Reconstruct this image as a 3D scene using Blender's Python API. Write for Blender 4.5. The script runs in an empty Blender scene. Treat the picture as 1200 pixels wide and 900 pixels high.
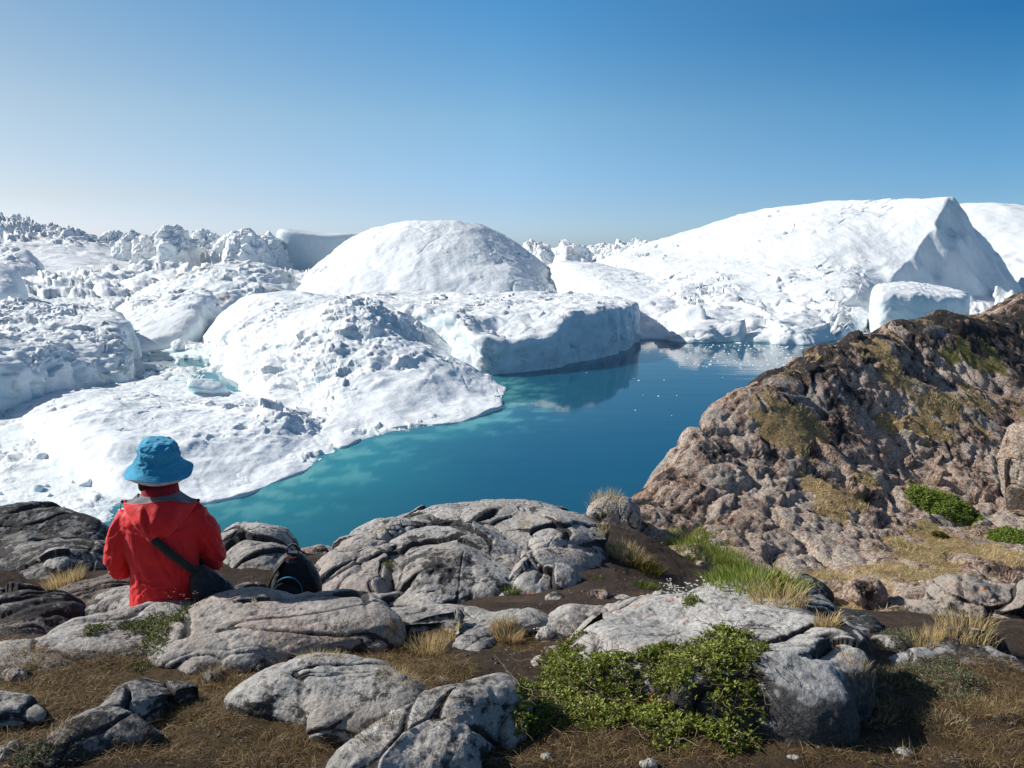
import bpy, math, random
import numpy as np
from mathutils import Vector
from mathutils.bvhtree import BVHTree

random.seed(7); RNG = np.random.RandomState(7)
scene = bpy.context.scene
COL = scene.collection
EYE = 30.0                                   # the eye stands 30 m above the fjord
PITCH = math.atan(160/933.0)
CP, SP = math.cos(PITCH), math.sin(PITCH)

# ---------------------------------------------------------------- photo geometry (surveying helpers)
def ray(px, py):
    u = 450-py
    return np.array([px-600.0, u*SP+933*CP, u*CP-933*SP])
def at(px, py, Y):
    r = ray(px, py); r = r*(Y/r[1]); r[2] += EYE; return r
def on(px, py, z):
    r = ray(px, py); t = (z-EYE)/r[2]; r = r*t; r[2] += EYE; return r
def ons(pts, z): return np.array([on(a, b, z)[:2] for a, b in pts])
def wl(*pts):
    """outline on the water: (px,py) = seen waterline point, (px,'Y',dist) = hidden point"""
    out = []
    for p in pts:
        if len(p) == 3: out.append([(p[0]-600)*p[2]/925.0, p[2]])
        else: out.append(list(on(p[0], p[1], 0)[:2]))
    return np.array(out)

# ---------------------------------------------------------------- noise
from concurrent.futures import ThreadPoolExecutor
POOL = ThreadPoolExecutor(4)
_G = np.random.RandomState(3).normal(size=(512, 3)).astype(np.float32)
_G /= np.linalg.norm(_G, axis=1)[:, None]
_GX, _GY, _GZ = (np.ascontiguousarray(_G[:, i]) for i in range(3))
def _hash(i, j, k, s):
    h = (i.view(np.uint32)*np.uint32(0x8da6b343)) ^ (j.view(np.uint32)*np.uint32(0xd8163841)) ^ \
        (k.view(np.uint32)*np.uint32(0xcb1ab31f)) ^ np.uint32((s*0x9e3779b1) & 0xffffffff)
    h ^= h >> np.uint32(13); h = h*np.uint32(0x5bd1e995); h ^= h >> np.uint32(15)
    return h
def pn(P, seed=0):
    P = np.asarray(P, dtype=np.float32)
    if len(P) <= 9000: return _pn(P, seed)
    return np.concatenate(list(map(lambda i: _pn(P[i:i+16000], seed), range(0, len(P), 16000))))
def _pn(P, seed=0):
    I = np.floor(P).astype(np.int32); F = P-I
    x, y, z = F[:, 0].copy(), F[:, 1].copy(), F[:, 2].copy(); X = [I[:, 0].copy(), I[:, 0]+1]; Y = [I[:, 1].copy(), I[:, 1]+1]; Z = [I[:, 2].copy(), I[:, 2]+1]
    u, v, w = (q*q*q*(q*(q*6-15)+10) for q in (x, y, z)); out = []
    for c in (0, 1):
        for b in (0, 1):
            e = []
            for a in (0, 1):
                g = _hash(X[a], Y[b], Z[c], seed) & np.uint32(511)
                e.append(_GX[g]*(x-a)+_GY[g]*(y-b)+_GZ[g]*(z-c))
            out.append(e[0]+u*(e[1]-e[0]))
    a = out[0]+v*(out[1]-out[0]); b = out[2]+v*(out[3]-out[2])
    return (a+w*(b-a))*1.5
def fbm(P, o=4, seed=0, gain=.5, lac=2.03):
    P = np.asarray(P, dtype=np.float32); r = 0; a = 1.; t = 0
    for k in range(o):
        r = r+a*pn(P, seed+k*17); t += a; a *= gain; P = P*lac
    return r/t*1.3
def ridg(P, o=4, seed=0, gain=.5):
    P = np.asarray(P, dtype=np.float32); r = 0; a = 1.; t = 0
    for k in range(o):
        r = r+a*(1-2*np.abs(pn(P, seed+k*31))); t += a; a *= gain; P = P*2.07
    return r/t
def worley(P, seed=0, flat=False):
    P = np.asarray(P, dtype=np.float32)
    if len(P) <= 9000: return _worley(P, seed, flat)
    r = list(map(lambda i: _worley(P[i:i+16000], seed, flat), range(0, len(P), 16000)))
    return tuple(np.concatenate([q[k] for q in r]) for k in range(4))
def _worley(P, seed=0, flat=False):
    """F1, F2, random value and tilted block height of the nearest cell"""
    P = np.asarray(P, dtype=np.float32); I = np.floor(P).astype(np.int32)
    n = len(P); F1 = np.full(n, 9., np.float32); F2 = np.full(n, 9., np.float32)
    R = np.zeros(n, np.float32); T = np.zeros(n, np.float32)
    for dx in (-1, 0, 1):
        for dy in (-1, 0, 1):
            for dz in ((0,) if flat else (-1, 0, 1)):
                a, b, c = I[:, 0]+dx, I[:, 1]+dy, I[:, 2]+dz
                h = _hash(a, b, c, seed)
                ox = (h & np.uint32(1023))/1023.; oy = ((h >> np.uint32(10)) & np.uint32(1023))/1023.
                oz = ((h >> np.uint32(20)) & np.uint32(1023))/1023.
                vx, vy = P[:, 0]-(a+ox), P[:, 1]-(b+oy)
                vz = 0 if flat else P[:, 2]-(c+oz)
                d = vx*vx+vy*vy+vz*vz
                m = d < F1
                F2 = np.where(m, F1, np.minimum(F2, d))
                h2 = _hash(a, b, c, seed+991)
                rv = (h2 & np.uint32(1023))/1023.
                tx = ((h2 >> np.uint32(10)) & np.uint32(1023))/512.-1; ty = ((h2 >> np.uint32(20)) & np.uint32(1023))/512.-1
                R = np.where(m, rv, R); T = np.where(m, vx*tx+vy*ty, T); F1 = np.where(m, d, F1)
    return np.sqrt(F1), np.sqrt(F2), R, T
def sst(x, a, b):
    t = np.clip((x-a)/(b-a), 0, 1); return t*t*(3-2*t)
def z3(xy, z=0.): return np.column_stack([xy[:, 0], xy[:, 1], np.full(len(xy), z)])

class TPS:
    def __init__(s, P, z, reg=1e-3):
        P = np.asarray(P, float); z = np.asarray(z, float)
        s.m = P.mean(0); s.sc = P.std()+1e-9; s.P = (P-s.m)/s.sc; s.z0, s.z1 = z.min(), z.max()
        n = len(P); K = s._k(s.P)+reg*np.eye(n); A = np.zeros((n+3, n+3))
        A[:n, :n] = K; A[:n, n] = 1; A[:n, n+1:] = s.P; A[n, :n] = 1; A[n+1:, :n] = s.P.T
        s.w = np.linalg.lstsq(A, np.concatenate([z, np.zeros(3)]), rcond=1e-9)[0]
    def _k(s, Q):
        d2 = ((Q[:, None, :]-s.P[None])**2).sum(2); return d2*np.log(d2+1e-12)*.5
    def __call__(s, XY, clamp=None):
        out = np.empty(len(XY))
        for i in range(0, len(XY), 4000):
            q = (XY[i:i+4000]-s.m)/s.sc
            out[i:i+4000] = s._k(q)@s.w[:-3]+s.w[-3]+q@s.w[-2:]
        if clamp is not None:
            g = clamp*(s.z1-s.z0); out = np.clip(out, s.z0-g, s.z1+g)
        return out
def idw(P, v, XY, p=3):
    P = np.asarray(P, float); v = np.asarray(v, float); out = np.empty(len(XY))
    for i in range(0, len(XY), 4000):
        d = np.sqrt(((XY[i:i+4000, None]-P[None])**2).sum(2))+1e-3
        w = d**-p; out[i:i+4000] = (w*v).sum(1)/w.sum(1)
    return out
def inpoly(XY, poly):
    x, y = XY[:, 0], XY[:, 1]; c = np.zeros(len(XY), bool); n = len(poly)
    for i in range(n):
        x1, y1 = poly[i]; x2, y2 = poly[(i+1) % n]
        if y1 == y2: continue
        c ^= ((y1 > y) != (y2 > y)) & (x < (x2-x1)*(y-y1)/(y2-y1)+x1)
    return c
def dpoly(XY, poly):
    XY = np.asarray(XY)
    if len(XY) > 12000: return np.concatenate([dpoly(XY[i:i+12000], poly) for i in range(0, len(XY), 12000)])
    d = np.full(len(XY), 1e9); n = len(poly)
    for i in range(n):
        a = poly[i]; b = poly[(i+1) % n]; ab = b-a
        t = np.clip(((XY-a)@ab)/(ab@ab+1e-9), 0, 1)
        d = np.minimum(d, np.hypot(*(XY-a-t[:, None]*ab).T))
    return d
def closed_curve(P, n):
    P = np.asarray(P, float); m = len(P); out = []
    t = np.linspace(0, 1, 24, endpoint=False)[:, None]
    for i in range(m):
        a, b, c, d = P[i-1], P[i], P[(i+1) % m], P[(i+2) % m]
        out.append(.5*((2*b)+(c-a)*t+(2*a-5*b+4*c-d)*t**2+(-a+3*b-3*c+d)*t**3))
    C = np.vstack(out); C2 = np.vstack([C, C[:1]])
    L = np.concatenate([[0], np.cumsum(np.hypot(*np.diff(C2, axis=0).T))])
    u = np.linspace(0, L[-1], n, endpoint=False)
    return np.column_stack([np.interp(u, L, C2[:, 0]), np.interp(u, L, C2[:, 1])])

# ---------------------------------------------------------------- meshes
def mesh_np(name, V, F, mat=None, attrs=None, smooth=True, parent=None):
    """V (n,3); F list of arrays (m,3) or (m,4)"""
    V = np.asarray(V, np.float32); me = bpy.data.meshes.new(name)
    if not isinstance(F, list): F = [F]
    F = [np.asarray(f, np.int32) for f in F if len(f)]
    loops = np.concatenate([f.ravel() for f in F]); tot = np.concatenate([np.full(len(f), f.shape[1], np.int32) for f in F])
    st = np.concatenate([[0], np.cumsum(tot)[:-1]]).astype(np.int32)
    me.vertices.add(len(V)); me.vertices.foreach_set('co', V.ravel())
    me.loops.add(len(loops)); me.loops.foreach_set('vertex_index', loops)
    me.polygons.add(len(tot)); me.polygons.foreach_set('loop_start', st); me.polygons.foreach_set('loop_total', tot)
    me.polygons.foreach_set('use_smooth', np.full(len(tot), smooth))
    me.update(calc_edges=True); me.validate()
    for k, a in (attrs or {}).items():
        at_ = me.attributes.new(k, 'FLOAT', 'POINT'); at_.data.foreach_set('value', np.asarray(a, np.float32))
    if mat: me.materials.append(mat)
    o = bpy.data.objects.new(name, me); COL.objects.link(o)
    if parent: o.parent = parent
    return o
def tag(o, label, cat, group=None, kind=None):
    if label: o['label'] = label
    if cat: o['category'] = cat
    if group: o['group'] = group
    if kind: o['kind'] = kind
    return o
def empty(name, loc=(0, 0, 0)):
    o = bpy.data.objects.new(name, None); COL.objects.link(o); o.location = loc; o.empty_display_size = .1; return o
def recenter(o):
    """put the origin at the foot of the mesh"""
    me = o.data; n = len(me.vertices); co = np.empty(n*3, np.float32); me.vertices.foreach_get('co', co); co = co.reshape(-1, 3)
    c = np.array([co[:, 0].mean(), co[:, 1].mean(), co[:, 2].min()], np.float32)
    me.vertices.foreach_set('co', (co-c).ravel()); me.update(); o.location = Vector([float(v) for v in c]); return o
def grid_faces(n, m, wrap=False, off=0):
    i = np.arange(n-1)[:, None]; j = np.arange(m if wrap else m-1)[None]
    j2 = (j+1) % m
    a = i*m+j; b = i*m+j2; c = (i+1)*m+j2; d = (i+1)*m+j
    return np.stack([a+0*b, b+0*a, c, d], -1).reshape(-1, 4)+off
def grid_normals(G, wrap):
    du = np.gradient(G, axis=0)
    dv = (np.roll(G, -1, 1)-np.roll(G, 1, 1)) if wrap else np.gradient(G, axis=1)
    N = np.cross(du, dv); N /= np.linalg.norm(N, axis=2)[..., None]+1e-12; return N

def mound(name, outline, H, mat, base=0., hb=1., p=2.4, q=2., nt=300, ns=90, disp=None, center=None, amax=1.0, tilt=(0, 0), lean=None, attrs=None):
    """closed rounded body over an outline; H height (number or f(xy)); hb depth below its equator"""
    B = closed_curve(outline, nt); c = B.mean(0) if center is None else np.asarray(center, float)
    R = np.hypot(*(B-c).T).mean(); Hm = H if np.isscalar(H) else float(np.mean(H(B*.5+c*.5)))
    t_ = np.linspace(0, 1, 2500); s1 = 1-(1-t_)**3; e1 = (1-s1**p)**(1/q)
    a_ = np.linspace(math.pi/2, math.pi*.5*(1+amax), 600)[1:]; s2 = np.abs(np.sin(a_))**(2/p); e2 = np.abs(np.cos(a_))**(2/q)
    s = np.concatenate([s1, s2]); ee = np.concatenate([e1, -e2]); hh = np.where(ee > 0, ee*max(Hm, 1e-3), ee*hb)
    L = np.concatenate([[0], np.cumsum(np.hypot(np.diff(s*R), np.diff(hh)))]); u_ = np.linspace(0, L[-1], ns)
    s = np.interp(u_, L, s); e = np.interp(u_, L, ee); low = e < 0; e = np.abs(e); s[0] = 0
    XY = c+s[:, None, None]*(B-c)[None]
    fl = XY.reshape(-1, 2)
    h = np.full(len(fl), float(H)) if np.isscalar(H) else H(fl)
    h = h.reshape(ns, nt); E = np.where(low[:, None], -e[:, None]*hb, e[:, None]*h)
    Z = base+E+tilt[0]*(XY[..., 0]-c[0])+tilt[1]*(XY[..., 1]-c[1])
    G = np.dstack([XY, Z])
    if lean is not None:
        G[..., 0] += lean[0]*(E); G[..., 1] += lean[1]*(E)
    N = grid_normals(G, True); 
    if N[ns//3, :, 2].mean() < 0: N = -N
    N[0] = (0, 0, 1)
    A = {}
    if disp:
        P = G.reshape(-1, 3); d, cav = disp(P, N.reshape(-1, 3))
        P = P+N.reshape(-1, 3)*d[:, None] if d.ndim == 1 else P+d
        G = P.reshape(ns, nt, 3); A['cav'] = cav
    V = np.vstack([G[0].mean(0)[None], G[1:].reshape(-1, 3)])
    F4 = grid_faces(ns-1, nt, True, 1); j = np.arange(nt)
    F3 = np.stack([np.zeros(nt, int), 1+(j+1) % nt, 1+j], -1)
    for k in A: A[k] = np.concatenate([[A[k].reshape(ns, nt)[0].mean()], A[k].reshape(ns, nt)[1:].ravel()])
    F4 = F4[:, ::-1]; F3 = F3[:, ::-1]
    # orientation: outward
    v = V; f = F4[len(F4)//4]; nrm = np.cross(v[f[1]]-v[f[0]], v[f[2]]-v[f[0]])
    gi = f[0]-1; 
    if np.dot(nrm, N.reshape(-1, 3)[nt+gi]) < 0: F4 = F4[:, ::-1]; F3 = F3[:, ::-1]
    o = mesh_np(name, V, [F4, F3], mat, A); 
    return recenter(o)

# ---------------------------------------------------------------- node helper
class NT:
    def __init__(s, name):
        s.m = bpy.data.materials.new(name); s.m.use_nodes = True; s.t = s.m.node_tree; s.n = s.t.nodes; s.l = s.t.links
        s.n.clear(); s.out = s.n.new('ShaderNodeOutputMaterial')
    def _in(s, sock, v):
        if v is None: return
        if isinstance(v, bpy.types.NodeSocket): s.l.new(v, sock)
        else:
            if hasattr(v, '__len__') and len(v) == 3 and sock.type == 'RGBA': v = (*v, 1)
            sock.default_value = v
    def pos(s): return s.n.new('ShaderNodeNewGeometry').outputs['Position']
    def nz(s):
        x = s.n.new('ShaderNodeSeparateXYZ'); s.l.new(s.n.new('ShaderNodeNewGeometry').outputs['Normal'], x.inputs[0]); return x.outputs[2]
    def xyz(s, v):
        x = s.n.new('ShaderNodeSeparateXYZ'); s.l.new(v, x.inputs[0]); return x.outputs
    def obj(s): return s.n.new('ShaderNodeTexCoord').outputs['Object']
    def map(s, v, scale=(1, 1, 1), rot=(0, 0, 0), loc=(0, 0, 0)):
        # Mapping applies scale then rotation; for streaks turn the axes first
        a = s.n.new('ShaderNodeMapping'); a.inputs['Rotation'].default_value = rot; a.inputs['Location'].default_value = loc; s.l.new(v, a.inputs[0])
        b = s.n.new('ShaderNodeMapping'); b.inputs['Scale'].default_value = scale; s.l.new(a.outputs[0], b.inputs[0]); return b.outputs[0]
    def noise(s, v, scale, detail=4, rough=.55, dist=0.):
        a = s.n.new('ShaderNodeTexNoise'); s._in(a.inputs['Vector'], v); a.inputs['Scale'].default_value = scale
        a.inputs['Detail'].default_value = detail; a.inputs['Roughness'].default_value = rough; a.inputs['Distortion'].default_value = dist
        return a.outputs['Fac']
    def voro(s, v, scale, feature='F1', out='Distance'):
        a = s.n.new('ShaderNodeTexVoronoi'); a.feature = feature; s._in(a.inputs['Vector'], v); a.inputs['Scale'].default_value = scale
        return a.outputs[out]
    def attr(s, name):
        a = s.n.new('ShaderNodeAttribute'); a.attribute_name = name; return a.outputs['Fac']
    def math(s, op, a, b=None, clamp=False):
        n = s.n.new('ShaderNodeMath'); n.operation = op; n.use_clamp = clamp; s._in(n.inputs[0], a); s._in(n.inputs[1], b); return n.outputs[0]
    def mr(s, v, a, b, c=0., d=1.):
        n = s.n.new('ShaderNodeMapRange'); n.interpolation_type = 'SMOOTHSTEP'
        s._in(n.inputs[0], v); 
        for i, x in enumerate((a, b, c, d)): s._in(n.inputs[i+1], x)
        return n.outputs[0]
    def mix(s, f, a, b, mode='MIX'):
        n = s.n.new('ShaderNodeMix'); n.data_type = 'RGBA'; n.blend_type = mode; n.clamp_factor = True
        s._in(n.inputs[0], f); s._in(n.inputs[6], a); s._in(n.inputs[7], b); return n.outputs[2]
    def ramp(s, f, stops):
        n = s.n.new('ShaderNodeValToRGB'); r = n.color_ramp
        while len(r.elements) < len(stops): r.elements.new(.5)
        for e, (p, c) in zip(r.elements, stops): e.position = p; e.color = (*c, 1)
        s._in(n.inputs[0], f); return n.outputs[0]
    def bump(s, h, dist, strength=1., nrm=None):
        n = s.n.new('ShaderNodeBump'); n.inputs['Distance'].default_value = dist; n.inputs['Strength'].default_value = strength
        s._in(n.inputs['Height'], h)
        if nrm is not None: s.l.new(nrm, n.inputs['Normal'])
        return n.outputs[0]
    def pbr(s, col, rough=.8, nrm=None, **kw):
        b = s.n.new('ShaderNodeBsdfPrincipled'); s._in(b.inputs['Base Color'], col); s._in(b.inputs['Roughness'], rough)
        b.inputs['Specular IOR Level'].default_value = kw.pop('spec', .3)
        if nrm is not None: s.l.new(nrm, b.inputs['Normal'])
        for k, v in kw.items(): s._in(b.inputs[k], v)
        return b.outputs[0]
    def done(s, sh): s.l.new(sh, s.out.inputs[0]); return s.m

# ---------------------------------------------------------------- light, sky, camera
SUN_AZ, SUN_EL = math.radians(-76), math.radians(36)      # azimuth from the view direction, to the left
sd = Vector((math.sin(SUN_AZ)*math.cos(SUN_EL), math.cos(SUN_AZ)*math.cos(SUN_EL), math.sin(SUN_EL)))
li = bpy.data.lights.new('sun', 'SUN'); li.energy = 5.2; li.angle = math.radians(.53); li.color = (1, .965, .91)
so = bpy.data.objects.new('sun', li); COL.objects.link(so); so.rotation_euler = (-sd).to_track_quat('-Z', 'Y').to_euler(); so.location = (-60, 10, 80)
w = bpy.data.worlds.new('World'); scene.world = w; w.use_nodes = True
nt = w.node_tree; bg = nt.nodes['Background']; sky = nt.nodes.new('ShaderNodeTexSky'); sky.sky_type = 'NISHITA'
sky.sun_disc = False; sky.sun_elevation = SUN_EL; sky.sun_rotation = SUN_AZ
sky.altitude = 30; sky.air_density = .7; sky.dust_density = .5; sky.ozone_density = 1.0
tc = nt.nodes.new('ShaderNodeTexCoord'); sx = nt.nodes.new('ShaderNodeSeparateXYZ'); nt.links.new(tc.outputs['Generated'], sx.inputs[0])
def wramp(sock, a, b, stops):
    m = nt.nodes.new('ShaderNodeMapRange'); nt.links.new(sock, m.inputs[0]); m.inputs[1].default_value = a; m.inputs[2].default_value = b
    r = nt.nodes.new('ShaderNodeValToRGB'); nt.links.new(m.outputs[0], r.inputs[0])
    while len(r.color_ramp.elements) < len(stops): r.color_ramp.elements.new(.5)
    for e, (p, c) in zip(r.color_ramp.elements, stops): e.position = p; e.color = (*c, 1)
    return r.outputs[0]
def wmul(a, b):
    n = nt.nodes.new('ShaderNodeMix'); n.data_type = 'RGBA'; n.blend_type = 'MULTIPLY'; n.inputs[0].default_value = 1
    nt.links.new(a, n.inputs[6]); nt.links.new(b, n.inputs[7]); return n.outputs[2]
UP = [(.45, (.74, .82, .84)), (.8, (.68, .76, .77))]
zl = wramp(sx.outputs[2], 0, 1., [(.012, (.86, .90, 1.18)), (.055, (.90, .84, .87)), (.15, (1.0, .975, .864)), (.26, (.81, .97, .93))]+UP)
zm = wramp(sx.outputs[2], 0, 1., [(.01, (.78, .96, 1.30)), (.05, (.755, .918, 1.164)), (.15, (.832, 1.11, 1.136)), (.27, (.461, 1.05, 1.266))]+UP)
zr = wramp(sx.outputs[2], 0, 1., [(.015, (.55, .80, 1.12)), (.06, (.454, .724, .974)), (.15, (.338, .746, .947)), (.24, (.144, .624, .915))]+UP)
def wmix(a, b, x0, x1):
    m = nt.nodes.new('ShaderNodeMapRange'); nt.links.new(sx.outputs[0], m.inputs[0]); m.inputs[1].default_value = x0; m.inputs[2].default_value = x1
    n = nt.nodes.new('ShaderNodeMix'); n.data_type = 'RGBA'; nt.links.new(m.outputs[0], n.inputs[0]); nt.links.new(a, n.inputs[6]); nt.links.new(b, n.inputs[7]); return n.outputs[2]
nt.links.new(wmul(sky.outputs[0], wmix(wmix(zl, zm, -.5, 0.), zr, 0., .5)), bg.inputs[0]); bg.inputs[1].default_value = .12
cam = bpy.data.cameras.new('camera'); co = bpy.data.objects.new('camera', cam); COL.objects.link(co); scene.camera = co
cam.sensor_width = 36; cam.lens = 933/1200*36; cam.clip_start = .05; cam.clip_end = 60000
co.location = (0, 0, EYE); co.rotation_euler = (math.pi/2-PITCH, 0, 0)
scene.view_settings.view_transform = 'Standard'; scene.view_settings.look = 'None'; scene.view_settings.exposure = 0
scene.cycles.max_bounces = 5; scene.cycles.diffuse_bounces = 3; scene.cycles.glossy_bounces = 3; scene.cycles.transmission_bounces = 3
scene.cycles.use_denoising = True
# ================================================================ ICE
def ice_mat(name, dirt=0., tint=.5, fine=1.0, snow=(.83, .85, .857)):
    t = NT(name); P = t.pos(); cav = t.attr('cav'); nz = t.nz()
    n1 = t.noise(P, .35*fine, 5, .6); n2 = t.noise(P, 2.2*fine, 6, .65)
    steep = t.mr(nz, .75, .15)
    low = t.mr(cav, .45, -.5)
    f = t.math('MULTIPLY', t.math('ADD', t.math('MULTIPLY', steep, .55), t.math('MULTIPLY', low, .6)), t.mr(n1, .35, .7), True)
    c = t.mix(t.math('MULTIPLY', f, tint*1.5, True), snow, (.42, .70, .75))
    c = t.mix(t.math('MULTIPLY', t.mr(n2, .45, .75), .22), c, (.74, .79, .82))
    if dirt:
        z = t.noise(t.map(P, (1, 1, .35)), .12*fine, 6, .7)
        d = t.math('MULTIPLY', t.mr(z, .5, .66), t.mr(t.noise(P, 1.1*fine, 5, .7), .35, .7))
        c = t.mix(t.math('MULTIPLY', d, dirt, True), c, (.30, .26, .21))
    h = t.math('ADD', t.math('MULTIPLY', t.noise(P, .8*fine, 5, .6), 1.0), t.math('MULTIPLY', t.noise(P, 3.5*fine, 4, .6), .35))
    h = t.math('ADD', h, t.math('MULTIPLY', t.voro(P, 1.3*fine), -.35))
    b = t.bump(h, .4/fine, .32)
    return t.done(t.pbr(c, .62, b, spec=.25))
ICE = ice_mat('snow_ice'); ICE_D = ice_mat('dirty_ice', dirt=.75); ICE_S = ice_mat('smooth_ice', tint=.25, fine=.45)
ICE_F = ice_mat('far_ice', dirt=.25, fine=.12, tint=.15, snow=(.86, .87, .87)); ICE_B = ice_mat('blue_ice', tint=.9, snow=(.80, .87, .89)); ICE_BR = ice_mat('brown_ice', dirt=1.3, fine=.4)  # far ice gets a lighter, less tinted colour that stands in for haze

def ctl(pts):
    W = np.array([at(p[0], p[1], p[2]) for p in pts]); T = TPS(W[:, :2], W[:, 2], 1e-3)
    A = np.array([p[3] if len(p) > 3 else .3 for p in pts])
    return W, T, A
def berg(name, outline, pts, mat, label, p=3, q=2, nt=360, ns=150, L=5., amp=1., rub=1., bel=4, fine=1., center=None, group='icebergs packed in the fjord', lean=None, extra=None, cat='iceberg', soft=0., cut=None, wob_=1., rel=1., crs=1.):
    W, T, A = ctl(pts)
    outline = closed_curve(outline, 90); cc_ = outline.mean(0); rad_ = np.hypot(*(outline-cc_).T)
    wb = fbm(z3(outline/(L*2.2)), 3, 19)*L*.55*wob_; outline = outline+(outline-cc_)/rad_[:, None]*wb[:, None]
    def H(xy):
        h = np.maximum(T(xy, .08), .15*W[:, 2].max())
        for (line, k, fl_) in (cut or []):
            L_ = np.array([at(*q)[:2] for q in line]); dm = np.full(len(xy), 1e9); sg = np.zeros(len(xy))
            for i in range(len(L_)-1):
                a, b = L_[i], L_[i+1]; ab = b-a; tt = ((xy-a)@ab)/(ab@ab)
                lo = -9 if i == 0 else 0; hi = 9 if i == len(L_)-2 else 1
                tt = np.clip(tt, lo, hi); v = xy-a-tt[:, None]*ab; d = np.hypot(v[:, 0], v[:, 1]); cr = ab[0]*(xy[:, 1]-a[1])-ab[1]*(xy[:, 0]-a[0])
                m = d < dm; dm = np.where(m, d, dm); sg = np.where(m, np.sign(cr), sg)
            right = sg < 0      # right of the line as walked
            wob = fbm(z3(xy/18.), 2, 4)*7
            h = np.where(right, np.maximum(h-np.maximum(dm+wob*np.minimum(dm/4+.35, 1), 0)*k, np.minimum(h, fl_)), h)
        return h
    def disp(P, N):
        r = idw(W[:, :2], A, P[:, :2], 4.5)*rub
        hz = np.clip(P[:, 2]/3., 0, 1)
        big = fbm(P/(L*3), 3, 5)*L*.16*amp
        F1, F2, R, Tt = worley(P/L+fbm(P/L, 2, 9)[:, None]*.3, 3)
        pm = sst(fbm(P/(L*2.6), 3, 61), -.22+.0*r, .20)*.8+.2; pm = np.where(r > .7, .35+.65*pm, pm)
        blk = (R**1.5*.6+Tt*.7-.25)*L*.52*r*pm
        g1, g2, R2, T2 = worley(P/(L*.33), 13)
        blk2 = (R2*.5+T2*.7-.2)*L*.20*np.clip(r*1.1, 0, 1.5)*pm
        fn = ridg(P/(L*1.1), 3, 40)*L*.030*amp*fine+fbm(P/(L*.25), 3, 50)*L*.022*fine*(.15+r)*pm
        # wind and melt grooves on the smooth flanks
        gr = ridg(P*np.array([1.2, .35, .8])/L, 3, 77)*L*.03*amp*(1-np.clip(r, 0, 1))*(1-soft)
        crest = crs*(ridg(P/(L*3.4)+fbm(P/(L*2), 2, 8)[:, None]*.4, 3, 55)-.55)*L*.30*rel*(.35+.65*np.clip(r*1.4, 0, 1))
        crk = -L*.06*np.exp(-(np.abs(pn(P/(L*2.1)*np.array([1, .6, 1.]), 91)+fbm(P/L, 2, 94)*.05)/.010)**1.5)*sst(fbm(P/(L*3), 2, 93), 0, .25)*rel
        d = crest*(.3+.7*hz)+crk+big+(blk*1.25+blk2*.8)*(.35+.65*hz)+fn+gr
        if extra is not None: d = d+extra(P, N)
        cav = np.clip((blk+blk2+fn*2+crest*.6+crk*3)/(L*.3), -1, 1)
        return d, cav
    o = mound(name, outline, H, mat, 0, bel, p, q, nt, ns, disp, center, .6, lean=lean)
    tag(o, label, cat, group); return o

# near snow mound, tongue, cliff berg
OA = wl((396, 524), (365, 546), (330, 563), (285, 582), (250, 587), (200, 590), (150, 590), (110, 575), (62, 545), (28, 510), (22, 478), (60, 'Y', 172), (200, 'Y', 178), (330, 'Y', 152), (385, 'Y', 138))
berg('iceberg', OA, [(75, 458, 152, .3), (165, 478, 132, .1), (120, 470, 128, .05), (110, 500, 108, .02), (200, 535, 101, .02), (150, 462, 152, .4), (260, 500, 118, .25), (320, 492, 122, .5), (345, 495, 124, .9), (335, 480, 132, .9), (370, 520, 120, .05), (250, 470, 145, .5), (330, 475, 140, .7), (300, 545, 104, .02), (200, 465, 160, .4), (50, 490, 125, .05), (230, 505, 112, .35), (285, 520, 110, .05), (180, 505, 115, .05)],
     ICE, 'low rounded snow covered iceberg behind the person, its edge curving into the turquoise water', p=3.4, q=1.7, L=3.6, amp=1.4, nt=700, ns=260, bel=3)
OB = wl((400, 524), (428, 512), (470, 504), (530, 497), (572, 486), (590, 468), (584, 450), (562, 'Y', 186), (556, 'Y', 215), (500, 'Y', 280), (360, 'Y', 310), (262, 'Y', 290), (240, 'Y', 235), (262, 'Y', 190), (290, 'Y', 158), (340, 'Y', 142))
berg('iceberg', OB, [(440, 353, 195, 1.), (436, 385, 180, 1.3), (400, 400, 172, .9), (365, 420, 160, .7), (330, 455, 150, .7), (330, 385, 195, .2), (300, 356, 225, .3), (350, 350, 240, .15), (400, 348, 250, .2), (280, 372, 210, .6), (300, 400, 190, .9), (520, 422, 165, .03), (480, 392, 182, .15), (556, 442, 158, .02), (470, 455, 145, .03), (540, 470, 148, .02), (420, 480, 136, .05), (380, 365, 215, .12), (462, 380, 192, .8), (290, 410, 185, .6), (380, 480, 140, .2), (500, 400, 190, .2), (575, 462, 155, .02), (420, 435, 155, .5), (450, 415, 165, .8), (380, 445, 150, .35)],
     ICE, 'iceberg tongue with a rubble ridge down its middle, sloping into the open water', p=2.8, q=1.35, L=4.6, amp=1.5, nt=760, ns=300, bel=4)
OC = wl((566, 441), (583, 437), (620, 435), (652, 431), (668, 424), (702, 421), (736, 408), (744, 'Y', 262), (735, 'Y', 305), (680, 'Y', 335), (500, 'Y', 345), (400, 'Y', 320), (430, 'Y', 235), (520, 'Y', 205))
berg('iceberg', OC, [(545, 372, 200, .6), (575, 398, 200, .5), (600, 385, 202, .4), (620, 376, 206, .4), (660, 366, 215, .4), (700, 358, 230, .3), (726, 352, 258, .3), (650, 352, 285, .3), (500, 350, 300, .3), (440, 345, 320, .2), (560, 362, 240, .4), (620, 358, 250, .5), (480, 365, 240, .3), (700, 352, 290, .2), (430, 352, 300, .2)],
     ICE_D, 'flat topped iceberg with a shaded vertical cliff standing over its reflection', p=30, q=12, L=6, nt=720, ns=240, bel=4, amp=1.3, rub=1.1, group=None)
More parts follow.
